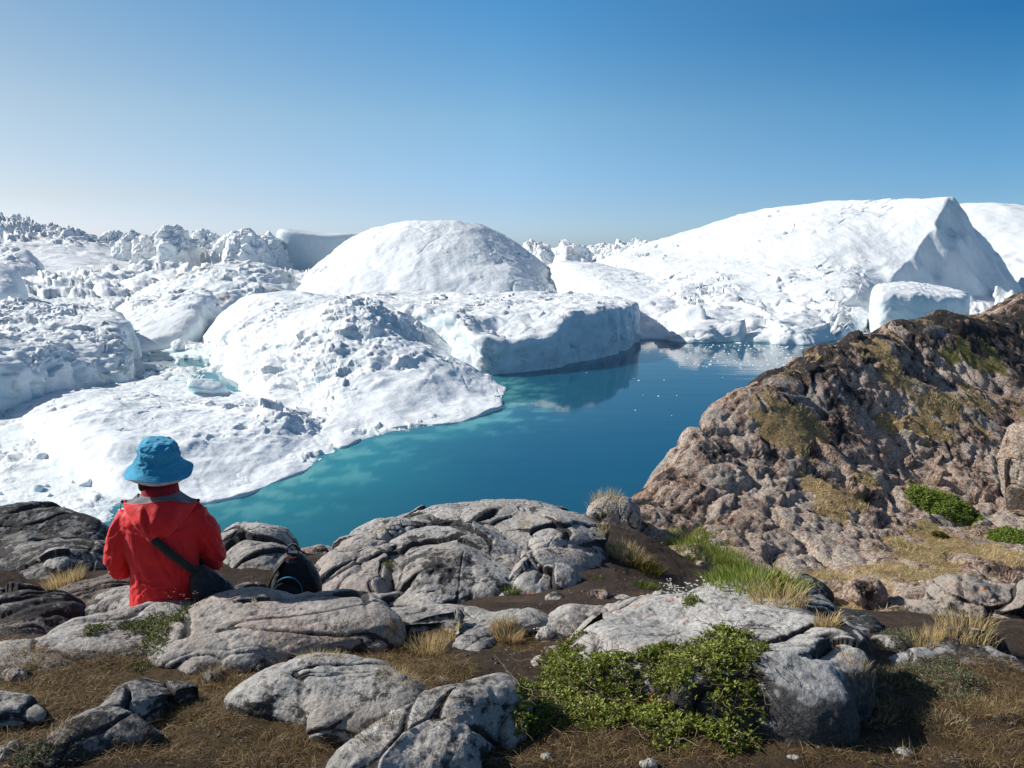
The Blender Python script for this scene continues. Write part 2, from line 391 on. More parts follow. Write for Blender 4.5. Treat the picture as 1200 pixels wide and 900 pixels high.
berg('iceberg', wl((524, 'Y', 196), (552, 'Y', 190), (578, 'Y', 192), (590, 'Y', 198), (575, 'Y', 215), (545, 'Y', 215)), [(545, 372, 200, .3), (552, 382, 198, .3), (575, 415, 195, .2), (540, 390, 205, .3)], ICE, 'pointed ice fin leaning over the foot of the shaded cliff', p=1.7, q=1.3, L=3, nt=240, ns=110, bel=2)
# the dome
berg('iceberg', wl((338, 'Y', 430), (365, 'Y', 392), (450, 'Y', 374), (560, 'Y', 374), (640, 'Y', 385), (662, 'Y', 425), (645, 'Y', 500), (510, 'Y', 540), (380, 'Y', 510)),
     [(520, 262, 450, .02), (560, 265, 450, .05), (480, 265, 450, .02), (440, 274, 450, .15), (415, 283, 445, .4), (395, 296, 440, .3), (590, 277, 450, .1), (625, 292, 450, .6), (640, 312, 430, .6), (520, 300, 405, .05), (430, 300, 415, .05), (600, 305, 405, .15), (560, 300, 408, .1)],
     ICE_S, 'largest smooth snow dome, bright white, on the skyline left of centre', p=2.9, q=1.45, L=9, nt=560, ns=220, bel=4, amp=1.1, rub=.8, fine=.8, group=None, rel=.25, wob_=1., crs=1.8,
     extra=lambda P, N: -1.1*np.exp(-(np.abs(pn(P/22., 90)+.15)/.02)**2)*sst(pn(P/40., 92), -.1, .25))
# right foot of the dome down to the water
berg('iceberg', wl((733, 396), (765, 398), (802, 398), (830, 'Y', 290), (830, 'Y', 420), (700, 'Y', 490), (625, 'Y', 520), (640, 'Y', 450), (668, 'Y', 400), (700, 'Y', 325)),
     [(690, 318, 420, .05), (650, 312, 430, .05), (740, 350, 330, .05), (715, 345, 345, .05), (775, 352, 310, .3), (750, 375, 285, .3), (790, 370, 290, .5), (780, 330, 400, .2), (720, 305, 470, .2)],
     ICE_S, 'smooth snow slope right of the dome, falling gently to open water', p=4, q=2, L=8, nt=420, ns=180, bel=4, group='icebergs packed in the fjord')
# right massif
OF = wl((780, 399), (850, 401), (900, 402), (935, 402), (985, 'Y', 262), (1015, 'Y', 300), (1030, 'Y', 345), (1090, 'Y', 368), (1185, 'Y', 398), (1215, 'Y', 450), (1200, 'Y', 540), (1000, 'Y', 620), (800, 'Y', 600), (680, 'Y', 520), (720, 'Y', 420), (760, 'Y', 330))
berg('iceberg', OF, [(735, 300, 470, .3), (820, 290, 480, .15), (870, 272, 470, .05), (915, 266, 465, .3), (940, 258, 460, .1), (1000, 251, 452, .15), (1040, 248, 450, .3), (1080, 240, 440, .02), (1106, 238, 432, .02), (1092, 268, 410, .02), (1075, 295, 395, .02), (1045, 312, 378, .2), (1028, 322, 365, .3), (900, 310, 400, .05), (990, 290, 405, .02), (1000, 325, 350, .15), (900, 345, 335, .7), (850, 365, 295, .9), (950, 370, 300, .9), (880, 330, 365, .4), (830, 335, 360, .5), (800, 350, 310, .6), (800, 310, 430, .2), (960, 345, 330, .5), (920, 375, 290, 1.0)],
     ICE_S, 'long high iceberg on the right, rubble at its foot, a shaded scarp below its summit', p=7, q=2.2, L=11, nt=840, ns=300, bel=4, amp=1.0, rub=.9, fine=.6, rel=.4, group=None, center=(at(930, 300, 430)[0], 430), cut=[([(1028, 330, 352), (1060, 306, 384), (1078, 285, 400), (1096, 262, 415), (1108, 240, 432), (1112, 240, 560)], 1.25, 8.)])
berg('iceberg', wl((930, 'Y', 860), (980, 'Y', 720), (1100, 'Y', 640), (1200, 'Y', 560), (1350, 'Y', 520), (1550, 'Y', 600), (1550, 'Y', 1000), (1200, 'Y', 1050), (950, 'Y', 980)),
     [(1000, 262, 820, .02), (1070, 246, 800, .02), (1130, 236, 800, .02), (1165, 234, 800, .02), (1200, 240, 800, .1), (1290, 258, 800, .1), (1180, 275, 680, .4), (1240, 300, 620, .5), (1400, 275, 780, .2)],
     ICE_S, 'rounded snow dome behind the shaded scarp at the right edge', p=3, q=1.8, L=10, nt=420, ns=160, bel=4, group=None)
berg('iceberg', wl((1022, 'Y', 275), (1060, 'Y', 272), (1118, 'Y', 280), (1122, 'Y', 320), (1060, 'Y', 330), (1022, 'Y', 310)), [(1032, 336, 285, .3), (1070, 338, 285, .2), (1115, 346, 285, .2), (1070, 334, 310, .3)], ICE_S, 'low tabular ice block with a flat bright face below the scarp', p=16, q=9, L=4, nt=300, ns=110, bel=3, rub=.6)
# rubble bergs between the dome and the massif foot
berg('iceberg', wl((905, 403), (930, 404), (955, 404), (965, 'Y', 270), (935, 'Y', 285), (900, 'Y', 270)), [(915, 376, 262, .5), (935, 385, 262, .4), (950, 392, 262, .3)], ICE_S, 'small pointed iceberg at the waterline just left of the dark hillside', p=2.2, q=1.5, L=4, nt=200, ns=80, bel=2)
# left cliff mass and its neighbours
berg('iceberg', wl((-60, 492), (0, 486), (38, 480), (62, 470), (95, 458), (152, 448), (150, 425), (158, 'Y', 215), (120, 'Y', 262), (0, 'Y', 285), (-110, 'Y', 262), (-130, 'Y', 160)),
     [(0, 378, 205, .9), (55, 368, 220, .9), (100, 392, 190, .9), (142, 372, 215, .2), (130, 380, 200, .3), (20, 395, 180, .8), (60, 405, 168, .7), (95, 420, 165, .9), (-60, 370, 215, .6), (40, 362, 245, .9), (120, 430, 170, .9)],
     ICE_D, 'broken ice cliff with dirt streaks and a crevassed face at the left edge', p=24, q=5, L=4.5, nt=640, ns=260, bel=4, amp=1.3, group=None)
berg('iceberg', wl((137, 413), (190, 410), (235, 402), (256, 388), (262, 'Y', 300), (235, 'Y', 335), (150, 'Y', 330), (135, 'Y', 275)),
     [(170, 368, 262, .2), (205, 345, 280, .6), (240, 342, 295, .6), (185, 385, 245, .1), (150, 390, 245, .2), (225, 352, 290, .8)],
     ICE, 'rounded iceberg with a concave shaded face and knobbly crown left of centre', p=9, q=2.6, L=5, nt=360, ns=160, bel=3, group=None)
berg('iceberg', wl((-90, 'Y', 385), (-20, 'Y', 372), (24, 'Y', 372), (36, 'Y', 400), (10, 'Y', 450), (-90, 'Y', 450)), [(-40, 308, 400, .1), (8, 309, 400, .1), (22, 320, 395, .1), (-20, 305, 430, .1)], ICE_S, 'smooth leaning ice block cut by the left edge of the view', p=6, q=2.6, L=9, nt=220, ns=90, bel=3)
berg('iceberg', wl((-30, 'Y', 700), (40, 'Y', 690), (60, 'Y', 760), (-20, 'Y', 800)), [(0, 288, 740, .5), (22, 287, 740, .5), (45, 298, 730, .3)], ICE_F, 'distant round ice hump at the left edge below the jagged crest', p=2.2, q=2, L=12, nt=160, ns=60)
# dirty ridges
berg('iceberg', wl((175, 'Y', 400), (260, 'Y', 370), (345, 'Y', 400), (360, 'Y', 470), (240, 'Y', 500), (170, 'Y', 470)), [(300, 303, 455, .6), (330, 312, 440, .7), (345, 318, 440, .6), (240, 318, 430, .5), (200, 330, 410, .3), (280, 312, 430, .5), (220, 318, 460, .4)], ICE_BR, 'low brownish ice ridge streaked with dirt left of the dome', p=2.4, q=2, L=7, nt=360, ns=120, group=None)
# jagged crest far left
berg('iceberg', wl((-160, 'Y', 800), (20, 'Y', 740), (170, 'Y', 800), (190, 'Y', 1080), (60, 'Y', 1320), (-160, 'Y', 1320)),
     [(0, 266, 1040, 1), (40, 264, 1040, 1), (85, 264, 1040, 1), (110, 262, 1030, 1), (145, 262, 1030, 1), (60, 290, 880, .3), (0, 290, 880, .3), (120, 292, 880, .3), (165, 264, 1030, 1), (-60, 264, 1040, 1)], ice_mat('grey_ice', dirt=.9, tint=.15, fine=.1, snow=(.80, .82, .83)), 'jagged grey crest of ice spires on the skyline at far left', p=2.4, q=1.15, L=26, nt=700, ns=150, amp=.5, rub=.25, group=None,
     extra=lambda P, N: ((np.clip(.5-worley(z3(P[:, :2]/11.+fbm(z3(P[:, :2]/20.), 2, 4)[:, None]), 71, True)[0], -.2, 1)*24+ridg(P/6., 3, 8)*3)*sst(fbm(z3(P[:, :2]/45.), 3, 14), -.35, .3)+fbm(z3(P[:, :2]/70.), 2, 3)*8)*sst(P[:, 2], 25, 50))
# far tabular berg
berg('iceberg', wl((336, 'Y', 1000), (385, 'Y', 992), (445, 'Y', 1000), (450, 'Y', 1060), (390, 'Y', 1080), (338, 'Y', 1060)), [(338, 268, 1003, 0), (345, 271, 1003, 0), (380, 275, 1000, 0), (420, 272, 1003, 0), (445, 275, 1003, 0), (390, 273, 1060, 0)], ice_mat('tabular_ice', fine=.1, tint=.3, snow=(.66, .70, .73)), 'distant flat walled tabular iceberg in shade left of the dome', p=22, q=12, L=10, nt=300, ns=110, amp=.3, rub=.2, fine=.3, rel=0., wob_=0., group=None)
# far skyline bergs, each a thing
rr = np.random.RandomState(21)
FAR = [(172, 268, 960, 34), (214, 262, 900, 38), (250, 267, 1000, 34), (288, 266, 930, 40), (320, 271, 1000, 30), (632, 280, 900, 34), (668, 283, 820, 36), (704, 281, 960, 38), (742, 279, 900, 34), (775, 280, 980, 36), (806, 288, 880, 24), (140, 271, 1040, 30)]
for i, (px, py, Y, wd) in enumerate(FAR):
    w2 = wd*Y/925; cx = (px-600)*Y/925
    out = np.array([[cx+w2*math.cos(a)*(1+.25*rr.randn()), Y+w2*1.25*math.sin(a)*(1+.25*rr.randn())] for a in np.linspace(0, 2*math.pi, 9, endpoint=False)])
    sd_i = 500+i*7
    o = berg('iceberg', out, [(px, py+7, Y, .9), (px-wd*.5, py+6+3*rr.rand(), Y, .9), (px+wd*.5, py+6+3*rr.rand(), Y, .9)], ICE_F, 'x', p=2.2, q=1.05, L=10, nt=330, ns=100, amp=.7, rub=.8,
        extra=lambda P, N, sd_i=sd_i: (np.clip(.55-worley(z3(P[:, :2]/13.+fbm(z3(P[:, :2]/16.), 2, 4)[:, None]*.8), sd_i, True)[0], -.1, 1)*17*sst(fbm(z3(P[:, :2]/30.), 2, sd_i), -.3, .35)+ridg(P/8., 3, 8)*2.5)*sst(P[:, 2], 12, 28))
    o['label'] = 'distant broken iceberg in the jagged skyline row ' + ('left of the tabular iceberg' if px < 330 else 'between the dome and the high right iceberg')
    o['group'] = 'distant icebergs ' + ('left of the tabular iceberg' if px < 330 else 'between dome and right massif')

# open water outline (no mélange here)
OPEN = wl((-20, 700), (120, 640), (160, 592), (250, 590), (330, 566), (400, 526), (470, 506), (530, 499), (590, 472), (586, 438), (650, 433), (702, 424), (738, 410), (740, 396), (850, 403), (1010, 402), (1400, 402), (2600, 460), (2600, 1500), (600, 1500), (-900, 1500))
# ---- water sheet with shoreline glow
def polar(y0, y1, nr, nth, th):
    r = y0*(y1/y0)**np.linspace(0, 1, nr); a = np.radians(np.linspace(-th, th, nth))
    return np.stack([r[:, None]*np.sin(a)[None], r[:, None]*np.cos(a)[None]], -1)
GW = polar(14, 900, 300, 420, 62); fl = GW.reshape(-1, 2)
dA = np.minimum(dpoly(fl, OA), dpoly(fl, OB)); dC = dpoly(fl, OC)
nn = fbm(z3(fl/4.5), 4, 4, .6)
glow = (.95*np.exp(-(dA/15)**1.2)+.28*sst(-fl[:, 0], 5, 40))*sst(-fl[:, 0], -4, 12)+.55*np.exp(-dA/7.)*(1+nn); shelf = np.exp(-(dA/(3.2+7*sst(nn, -.1, .4)))**2)*sst(nn+.35, 0, .5)*.85
rg = np.hypot(fl[:, 0], fl[:, 1]); glow *= 1-sst(rg, 190, 260); 
sl = inpoly(fl, OPEN); glow = np.where(sl, glow, .55); shelf = np.where(sl, shelf, .25)
tw = NT('fjord_water'); P = tw.pos()
g = tw.attr('glow'); c = tw.mix(g, (.006, .078, .135), (.018, .205, .225)); c = tw.mix(tw.attr('shelf'), c, (.15, .42, .39))
c = tw.mix(tw.math('MULTIPLY', tw.mr(tw.noise(P, .03, 3, .5), .4, .65), .3), c, (.004, .085, .135))
wv = tw.math('ADD', tw.noise(tw.map(P, (1, .35, 1)), 1.6, 5, .65), tw.math('MULTIPLY', tw.noise(tw.map(P, (.6, 1.4, 1)), .12, 3, .5), 2.5)); wv = tw.math('MULTIPLY', wv, tw.mr(tw.noise(tw.map(P, (.25, 1, 1)), .035, 3, .6), .35, .65, .25, 1.5))
water = tw.done(tw.pbr(c, .03, tw.bump(wv, .03, .32), spec=.5, IOR=1.33))
ob = mesh_np('water', np.column_stack([fl, np.zeros(len(fl))]), grid_faces(300, 420), water, {'glow': glow, 'shelf': shelf}); ob['kind'] = 'structure'
k = 40000.; a = np.radians(np.linspace(-180, 180, 73))
ring = np.vstack([np.column_stack([r*np.sin(a), r*np.cos(a), np.full(73, -.12)]) for r in (10., 895., 4000., k)])
ob = mesh_np('open_sea', ring, grid_faces(4, 73), water, {'glow': np.zeros(len(ring)), 'shelf': np.zeros(len(ring))}); ob['kind'] = 'structure'

# ---- brash ice between the bergs
NR, NTH = 820, 1100
GB = polar(84, 3600, NR, NTH, 43); fl = GB.reshape(-1, 2); Yd = np.hypot(fl[:, 0], fl[:, 1])
z = -.25+fbm(z3(fl/14.), 4, 60)*.45+.55*sst(-Yd, -185, -150)+sst(Yd, 250, 600)*.9
for L, k, sd_ in ((2.2, .26, 1), (6., .30, 2), (17., .46, 3), (44., .62, 4)):
    wL = np.clip((Yd/L-(16 if L < 10 else 14))/(22 if L < 10 else 12), 0, 1); dens = sst(fbm(z3(fl/(L*6)), 3, 70+sd_), -.18, .3)
    ms = wL > 0; q_ = fl[ms]; wp_ = np.column_stack([fbm(z3(q_/L), 2, 5), fbm(z3(q_/L+7), 2, 6)])
    F1, F2, R, T = worley(z3(q_/L+wp_*.55), 100+sd_, True)
    z[ms] += (wL*dens)[ms]*L*k*((np.clip(R*1.3-.3, 0, 1)*.8+T*.9+.1)*sst(F2-F1, 0, .2)+fbm(z3(q_/L*3), 3, 8)*.22)
mel = fbm(z3(fl/60.), 2, 33)
z += ridg(z3(fl/3.), 3, 66)*.12+fbm(z3(fl/30.), 4, 68)*1.2*sst(Yd, 150, 500)
z -= 1.2*np.exp(-dpoly(fl, np.array([on(60, 346, 0)[:2], on(150, 342, 0)[:2], on(150, 338, 0)[:2], on(60, 341, 0)[:2]]))/6)*3
z -= 3*np.exp(-dpoly(fl, np.array([on(195, 345, 0)[:2], on(290, 347, 0)[:2], on(285, 340, 0)[:2], on(200, 339, 0)[:2]]))/8)
ins = inpoly(fl, OPEN); dd = dpoly(fl, OPEN); z = np.where(ins, -1.5, z-1.2*np.exp(-dd/2.))
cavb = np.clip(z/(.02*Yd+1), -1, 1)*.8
tb = NT('brash_ice'); P = tb.pos(); cav = tb.attr('cav')
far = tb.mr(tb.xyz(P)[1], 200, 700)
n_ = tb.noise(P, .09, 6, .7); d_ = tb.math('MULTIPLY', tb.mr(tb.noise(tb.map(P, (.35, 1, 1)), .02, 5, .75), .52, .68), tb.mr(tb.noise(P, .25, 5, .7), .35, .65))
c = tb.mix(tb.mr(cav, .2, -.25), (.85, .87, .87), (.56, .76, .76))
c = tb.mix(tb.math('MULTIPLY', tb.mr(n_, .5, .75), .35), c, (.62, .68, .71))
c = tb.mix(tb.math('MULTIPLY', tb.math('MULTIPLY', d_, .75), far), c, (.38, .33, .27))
hb_ = tb.math('ADD', tb.noise(P, 1.1, 5, .65), tb.math('MULTIPLY', tb.noise(P, .2, 4, .6), 2))
BRASH = tb.done(tb.pbr(c, .65, tb.bump(hb_, .5, .6), spec=.2))
keep = ~(ins & (dd > 3)); Fq = grid_faces(NR, NTH); Fq = Fq[keep[Fq].any(1)]
used = np.zeros(len(fl), bool); used[Fq.ravel()] = True; idx = np.cumsum(used)-1
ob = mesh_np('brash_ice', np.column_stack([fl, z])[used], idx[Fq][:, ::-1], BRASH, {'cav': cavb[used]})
tag(ob, 'field of packed brash ice and snow covered floes filling the fjord between the icebergs', 'ice', kind='stuff')
def meltice_height(x, y): return .3

# ---- loose ice blocks
def ice_chunk(seed, flat=.6):
    r = np.random.RandomState(seed); n = 26
    # angular block: cube sphere cut by random planes
    u, v = np.meshgrid(np.linspace(0, math.pi, 40), np.linspace(0, 2*math.pi, 64, endpoint=False), indexing='ij')
    D = np.stack([np.sin(u)*np.cos(v), np.sin(u)*np.sin(v), np.cos(u)], -1).reshape(-1, 3)
    Nn = r.normal(size=(n, 3)); Nn /= np.linalg.norm(Nn, axis=1)[:, None]; h = .6+.35*r.rand(n)
    t = (h[None]/np.maximum(D@Nn.T, 1e-3)); t = -np.log(np.exp(-9*np.minimum(t, 3)).sum(1))/9
    V = D*t[:, None]*np.array([1, .8, flat]); V += D*(fbm(V*3, 3, seed)*.05)[:, None]
    return V, grid_faces(40, 64, True)
CH = []
for k in range(7):
    V, F = ice_chunk(300+k, [.55, .7, .9, .45, .8, .6, 1.1][k]); cv = fbm(V*2, 3, k)
    CH.append((V, F, cv))
CHM = [None]*7
def chunk(px, py, sz, k, label, group, mat=ICE, rz=0., z=0.3, tilt=(0, 0)):
    V, F, cv = CH[k % 7]
    if CHM[k % 7] is None:
        o = mesh_np('ice_block', V, F, mat, {'cav': cv}); CHM[k % 7] = o.data
    else:
        o = bpy.data.objects.new('ice_block', CHM[k % 7]); COL.objects.link(o)
    c = on(px, py, z); s = sz*c[1]/925*.5
    o.location = (c[0], c[1], z+s*.25); o.scale = (s, s, s); o.rotation_euler = (tilt[0], tilt[1], rz)
    tag(o, label, 'ice block', group); return o
chunk(243, 462, 62, 0, 'large pale ice slab lying on brash ice left of the rubble ridge', None, ICE_B, .4, tilt=(.1, .45))
chunk(318, 445, 50, 3, 'angular ice block with a blue shaded side against the rubble ridge', None, ICE_B, 2., tilt=(0, .3))
chunk(345, 428, 42, 1, 'blocky ice lump at the foot of the rubble ridge, right of the large slab', None, ICE_B, 1.)
chunk(290, 428, 52, 5, 'broken bluish ice block between the large slab and the rubble ridge', None, ICE_B, 3.)
chunk(143, 440, 34, 2, 'small ice block at the right foot of the dirty ice cliff', None, ICE_B, 1.2)
chunk(210, 409, 26, 4, 'flat ice lump under the concave iceberg face', None, ICE, .2)
rr = np.random.RandomState(5)
regions = [((150, 400, 250, 470), 34, (5, 15)), ((255, 395, 330, 440), 16, (7, 20)), ((0, 330, 340, 362), 26, (6, 14)), ((0, 300, 340, 330), 34, (4, 11)), ((330, 340, 430, 358), 12, (6, 16)), ((0, 500, 110, 600), 14, (8, 22)), ((740, 330, 960, 395), 0, (5, 12))]
for (x0, y0, x1, y1), n, (s0, s1) in regions:
    for k in range(n):
        px, py = x0+(x1-x0)*rr.rand(), y0+(y1-y0)*rr.rand()
        chunk(px, py, s0+(s1-s0)*rr.rand()**2, rr.randint(7), 'loose ice block frozen into the brash ice field', 'loose ice blocks in the brash ice', rz=6*rr.rand(), tilt=(rr.randn()*.3, rr.randn()*.3))
# bits of ice floating on open water near the far shore
nb = 420; Vs, Fs = [], []
for k in range(nb):
    px = 790+150*rr.rand()+rr.randn()*15; py = 404+ (28*rr.rand()**1.6) + (px-860)*.02
    if rr.rand() < .035: px, py = 620+250*rr.rand(), 420+80*rr.rand()
    c = on(px, py, 0); s = .12+.35*rr.rand()**3*c[1]/250
    a = np.linspace(0, 2*math.pi, 6, endpoint=False); r = s*(1+.4*rr.rand(6))
    V = np.vstack([np.column_stack([c[0]+r*np.cos(a), c[1]+r*np.sin(a)*1.4, np.full(6, -.05)]), [[c[0], c[1], s*.55]]])
    o_ = k*7; Vs.append(V); Fs.append([[o_+i, o_+(i+1) % 6, o_+6] for i in range(6)])
ob = mesh_np('brash_ice', np.vstack(Vs), np.vstack(Fs), ICE, {'cav': np.zeros(nb*7)}, smooth=False)
tag(ob, 'scatter of tiny floating ice bits on the open water below the right iceberg', 'ice', kind='stuff')
# ================================================================ LAND
def rock_mat(name, light=(.49, .465, .43), mid=(.31, .29, .265), dark=(.035, .033, .033), lich=.5, pink=.0, streak=(0, .35, .5), sc=1.0, veg=None, orange=.0, wet=0., steep=0.):
    t = NT(name); P = t.pos(); cav = t.attr('cav'); nz = t.nz()
    st = t.map(P, (1.2*sc, 9*sc, 4*sc), streak)
    n0 = t.noise(P, 1.1*sc, 5, .6); ns_ = t.noise(st, 1.0, 6, .65); nf = t.noise(P, 26*sc, 6, .72); nv = t.noise(P, 150*sc, 3, .6)
    c = t.mix(t.mr(t.math('ADD', t.math('MULTIPLY', n0, .6), t.math('MULTIPLY', ns_, .5)), .42, .68), light, mid)
    if pink: c = t.mix(t.math('MULTIPLY', t.mr(t.noise(t.map(P, (.5, 1.6, 1), streak), .9*sc, 5, .7), .44, .62), pink, True), c, (.42, .245, .175))
    c = t.mix(t.math('MULTIPLY', t.mr(nf, .5, .72), .55), c, tuple(min(1, v*1.5) for v in light))
    c = t.mix(t.math('MULTIPLY', t.mr(nf, .47, .36), .85), c, tuple(v*.25 for v in mid))
    warm = t.mr(t.noise(P, 1.7*sc, 3, .5), .45, .65); c = t.mix(t.math('MULTIPLY', warm, .30), c, (.46, .37, .30))
    # crusts of dark lichen, thicker on the shaded flanks and in the cracks
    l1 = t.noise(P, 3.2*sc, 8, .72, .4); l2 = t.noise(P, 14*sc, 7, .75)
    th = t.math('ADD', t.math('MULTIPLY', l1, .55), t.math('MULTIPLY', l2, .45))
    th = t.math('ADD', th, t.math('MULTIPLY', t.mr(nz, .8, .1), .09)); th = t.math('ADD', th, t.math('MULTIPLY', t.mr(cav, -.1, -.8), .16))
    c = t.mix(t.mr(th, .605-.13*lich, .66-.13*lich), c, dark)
    if steep: c = t.mix(t.math('MULTIPLY', t.mr(t.math('ADD', nz, t.math('MULTIPLY', n0, .5)), 1.08, .82), t.math('MULTIPLY', t.mr(t.math('ADD', t.math('MULTIPLY', l2, .5), t.math('MULTIPLY', l1, .5)), .62, .50), steep), True), c, dark)  # steep faces darkened further; on the barrel block this paints its shade
    pale = t.mr(t.voro(t.map(P, loc=(3, 5, 1)), 9*sc), .22, .12); pale = t.math('MULTIPLY', pale, t.mr(t.noise(P, 2.1*sc, 3, .5), .52, .64))
    c = t.mix(t.math('MULTIPLY', pale, .6), c, (.50, .50, .47))
    if veg:
        hz_ = t.mr(t.xyz(P)[2], 26.6, 28.2); c = t.mix(t.math('MULTIPLY', t.math('MULTIPLY', hz_, t.mr(l1, .43, .50)), .92), c, (.070, .062, .058))
        c = t.mix(t.math('MULTIPLY', t.math('SUBTRACT', 1.0, hz_), t.mr(t.noise(P, .8, 5, .7), .42, .62)), c, (.56, .40, .31))
        sp = t.noise(t.map(P, (1.0, 7, 7), (0, .9, -.5)), 2.6, 7, .78)
        c = t.mix(t.math('MULTIPLY', t.mr(sp, .50, .58), .9), c, (.045, .040, .038))
        c = t.mix(t.math('MULTIPLY', t.mr(t.noise(P, 17, 6, .8), .54, .62), .7), c, (.60, .50, .44))
    if orange:
        og = t.math('MULTIPLY', t.mr(t.noise(P, 11*sc, 4, .6), .60, .66), t.mr(t.noise(P, 1.3, 2, .5), .50, .58))
        c = t.mix(t.math('MULTIPLY', og, orange, True), c, (.55, .17, .03))
    c = t.mix(t.math('MULTIPLY', t.mr(nv, .42, .66), .5), c, tuple(v*.45 for v in mid))
    if veg:
        g1 = t.noise(P, 5., 6, .7); vg = t.attr('veg'); vg = t.mr(t.math('ADD', vg, t.math('MULTIPLY', g1, .5)), .62, .80)
        gc = t.ramp(t.noise(P, 1.4, 5, .6), [(.3, (.18, .14, .06)), (.47, (.50, .36, .16)), (.6, (.38, .26, .11)), (.75, (.20, .17, .06))])
        gc = t.mix(t.math('MULTIPLY', t.mr(t.noise(P, 60., 3, .6), .4, .7), .7), gc, (.05, .035, .018))
        gr_ = t.attr('green'); gc = t.mix(t.math('MULTIPLY', gr_, t.mr(g1, .3, .6)), gc, (.085, .11, .02))
        c = t.mix(vg, c, gc)
    h = t.math('ADD', t.math('MULTIPLY', nf, .6), t.math('MULTIPLY', t.noise(P, 70*sc, 5, .7), .35))
    h = t.math('ADD', h, t.math('MULTIPLY', ns_, .8)); h = t.math('ADD', h, t.math('MULTIPLY', t.voro(P, 38*sc), -.25))
    b = t.bump(h, .015/sc if not veg else .07, 1.)
    return t.done(t.pbr(c, .82-.25*wet, b, spec=.25))
GREY = rock_mat('grey_gneiss', streak=(.1, .1, .5)); GREYD = rock_mat('lichen_dark_gneiss', lich=1.1, light=(.36, .345, .33), mid=(.21, .20, .19), streak=(.2, .3, -.4))
GREYW = rock_mat('pale_gneiss', lich=.15, light=(.53, .505, .47), mid=(.36, .34, .315), streak=(.1, .0, .9), orange=.5)
PINKR = rock_mat('pink_gneiss', lich=.75, pink=.9, light=(.36, .30, .26), streak=(.3, .5, .6), orange=.4)

def rockdisp(seed, sc=1., amp=1., fol=(.5, .3), crack=1., joint=1.):
    ca, sa = math.cos(fol[0]), math.sin(fol[0])
    def f(P, N):
        Q = np.column_stack([P[:, 0]*ca+P[:, 1]*sa, -P[:, 0]*sa+P[:, 1]*ca, P[:, 2]+fol[1]*P[:, 0]])/sc
        W_ = fbm(Q*1.1, 3, seed+3)
        big = fbm(Q*1.5+7.1*seed, 2, seed)*.075
        led = fbm(Q*np.array([1.1, 5., 7.])+W_[:, None]*.8, 4, seed+5); led = np.tanh(led*3)*.007+ridg(Q*np.array([1.5, 7., 9.])+W_[:, None], 3, seed+9)*.004
        cr = 0
        for k, (kx, ky, wd, dp) in enumerate(((.35, 3.2, .009, .035), (2.6, .3, .007, .022), (.5, 5.5, .010, .012))):
            n = pn(Q*np.array([kx, ky, .7])+W_[:, None]*.35+fbm(Q*6, 2, seed+4)[:, None]*.06+k*9.3+seed, seed+40+k)
            m = sst(fbm(Q*.9+k*5, 2, seed+60+k), -.05, .2)
            cr = cr-dp*np.exp(-(np.abs(n)/(wd*2.2))**1.5)*m
        pit = -np.clip(fbm(Q*9, 3, seed+70)-.22, 0, 1)*.03
        fine = fbm(Q*13, 4, seed+20, .6)*.0042+fbm(Q*46, 3, seed+21)*.0022
        F1, F2, Rw, Tw = worley(Q*np.array([1.5, 3.2, 2.6])+W_[:, None]*.9+seed, seed+80)
        jm = sst(fbm(Q*.8+3, 2, seed+81), -.25, .15); jo = ((Rw-.5)*.030+Tw*.055)*jm; gp = sst(F2-F1, .07, 0)*jm
        d = (big+led+fine+pit+cr*crack*.65+(jo-gp*.012)*joint)*sc*amp
        cav = np.clip((led*22+cr*22+pit*20+fine*50-gp*.7*joint), -1, 1)
        return d, cav
    return f
ROCKS = []
RID = [0]
def rock(px, z, H, label, mat=GREY, hb=.35, p=3., q=2., tilt=(0, 0), sc=1., amp=1., nt=420, ns=150, fol=(.5, .3), crack=1., name='boulder', group=None, zrel=True, cat='rock', Hf=None, lean=None):
    RID[0] += 1; zz = EYE+z
    out = ons(px, zz); out = closed_curve(out, 80); oc_ = out.mean(0); out = oc_+(out-oc_)*(1.10 if z > -2.05 else 1.03); H = H*.88 if z > -2.05 else H; ro_ = np.hypot(*(out-oc_).T)[:, None]; out = out+(out-oc_)/ro_*(fbm(z3(out*3.2), 3, RID[0])*.10*min(1, ro_.mean()*1.6))[:, None]; q = min(q, 1.75) if q < 2.5 else q
    nt = int(nt*.85); ns = int(ns*.85)
    o = mound(name, out, Hf if Hf else H, mat, zz-H*.25, hb, p, q, nt, ns, rockdisp(RID[0]*7, sc, amp, fol, crack, 1.9 if z < -2.05 else 1.3), None, .8, tilt, lean)
    tag(o, label, cat, group); ROCKS.append(o); return o

# ---- terrain under the feet
g_pts = [(600, 900, 2.32), (0, 900, 2.30), (1200, 900, 2.32), (150, 850, 2.62), (700, 870, 2.46), (1000, 868, 2.46), (1150, 852, 2.58), (300, 840, 2.68), (60, 800, 2.95), (300, 800, 2.98),
         (470, 800, 2.98), (600, 790, 3.08), (560, 840, 2.68), (800, 800, 3.0), (1100, 800, 3.02), (1190, 820, 2.85), (60, 745, 3.4), (300, 765, 3.3), (480, 745, 3.5), (600, 750, 3.48), (620, 735, 3.65), (760, 750, 3.5), (1000, 760, 3.45), (1080, 740, 3.8),
         (620, 705, 4.55), (700, 695, 4.8), (780, 700, 4.7), (640, 690, 5.0), (700, 665, 5.5), (690, 640, 6.2), (740, 655, 6.0), (720, 628, 6.9), (700, 612, 7.4), (780, 688, 5.6), (800, 672, 6.2), (850, 693, 6.0), (920, 705, 5.2),
         (60, 690, 4.9), (20, 660, 5.3), (110, 672, 4.9), (310, 690, 4.9), (340, 668, 5.3), (360, 650, 5.8), (270, 660, 5.4), (450, 700, 5.0), (560, 690, 5.2), (590, 640, 6.2), (440, 655, 6.2)]
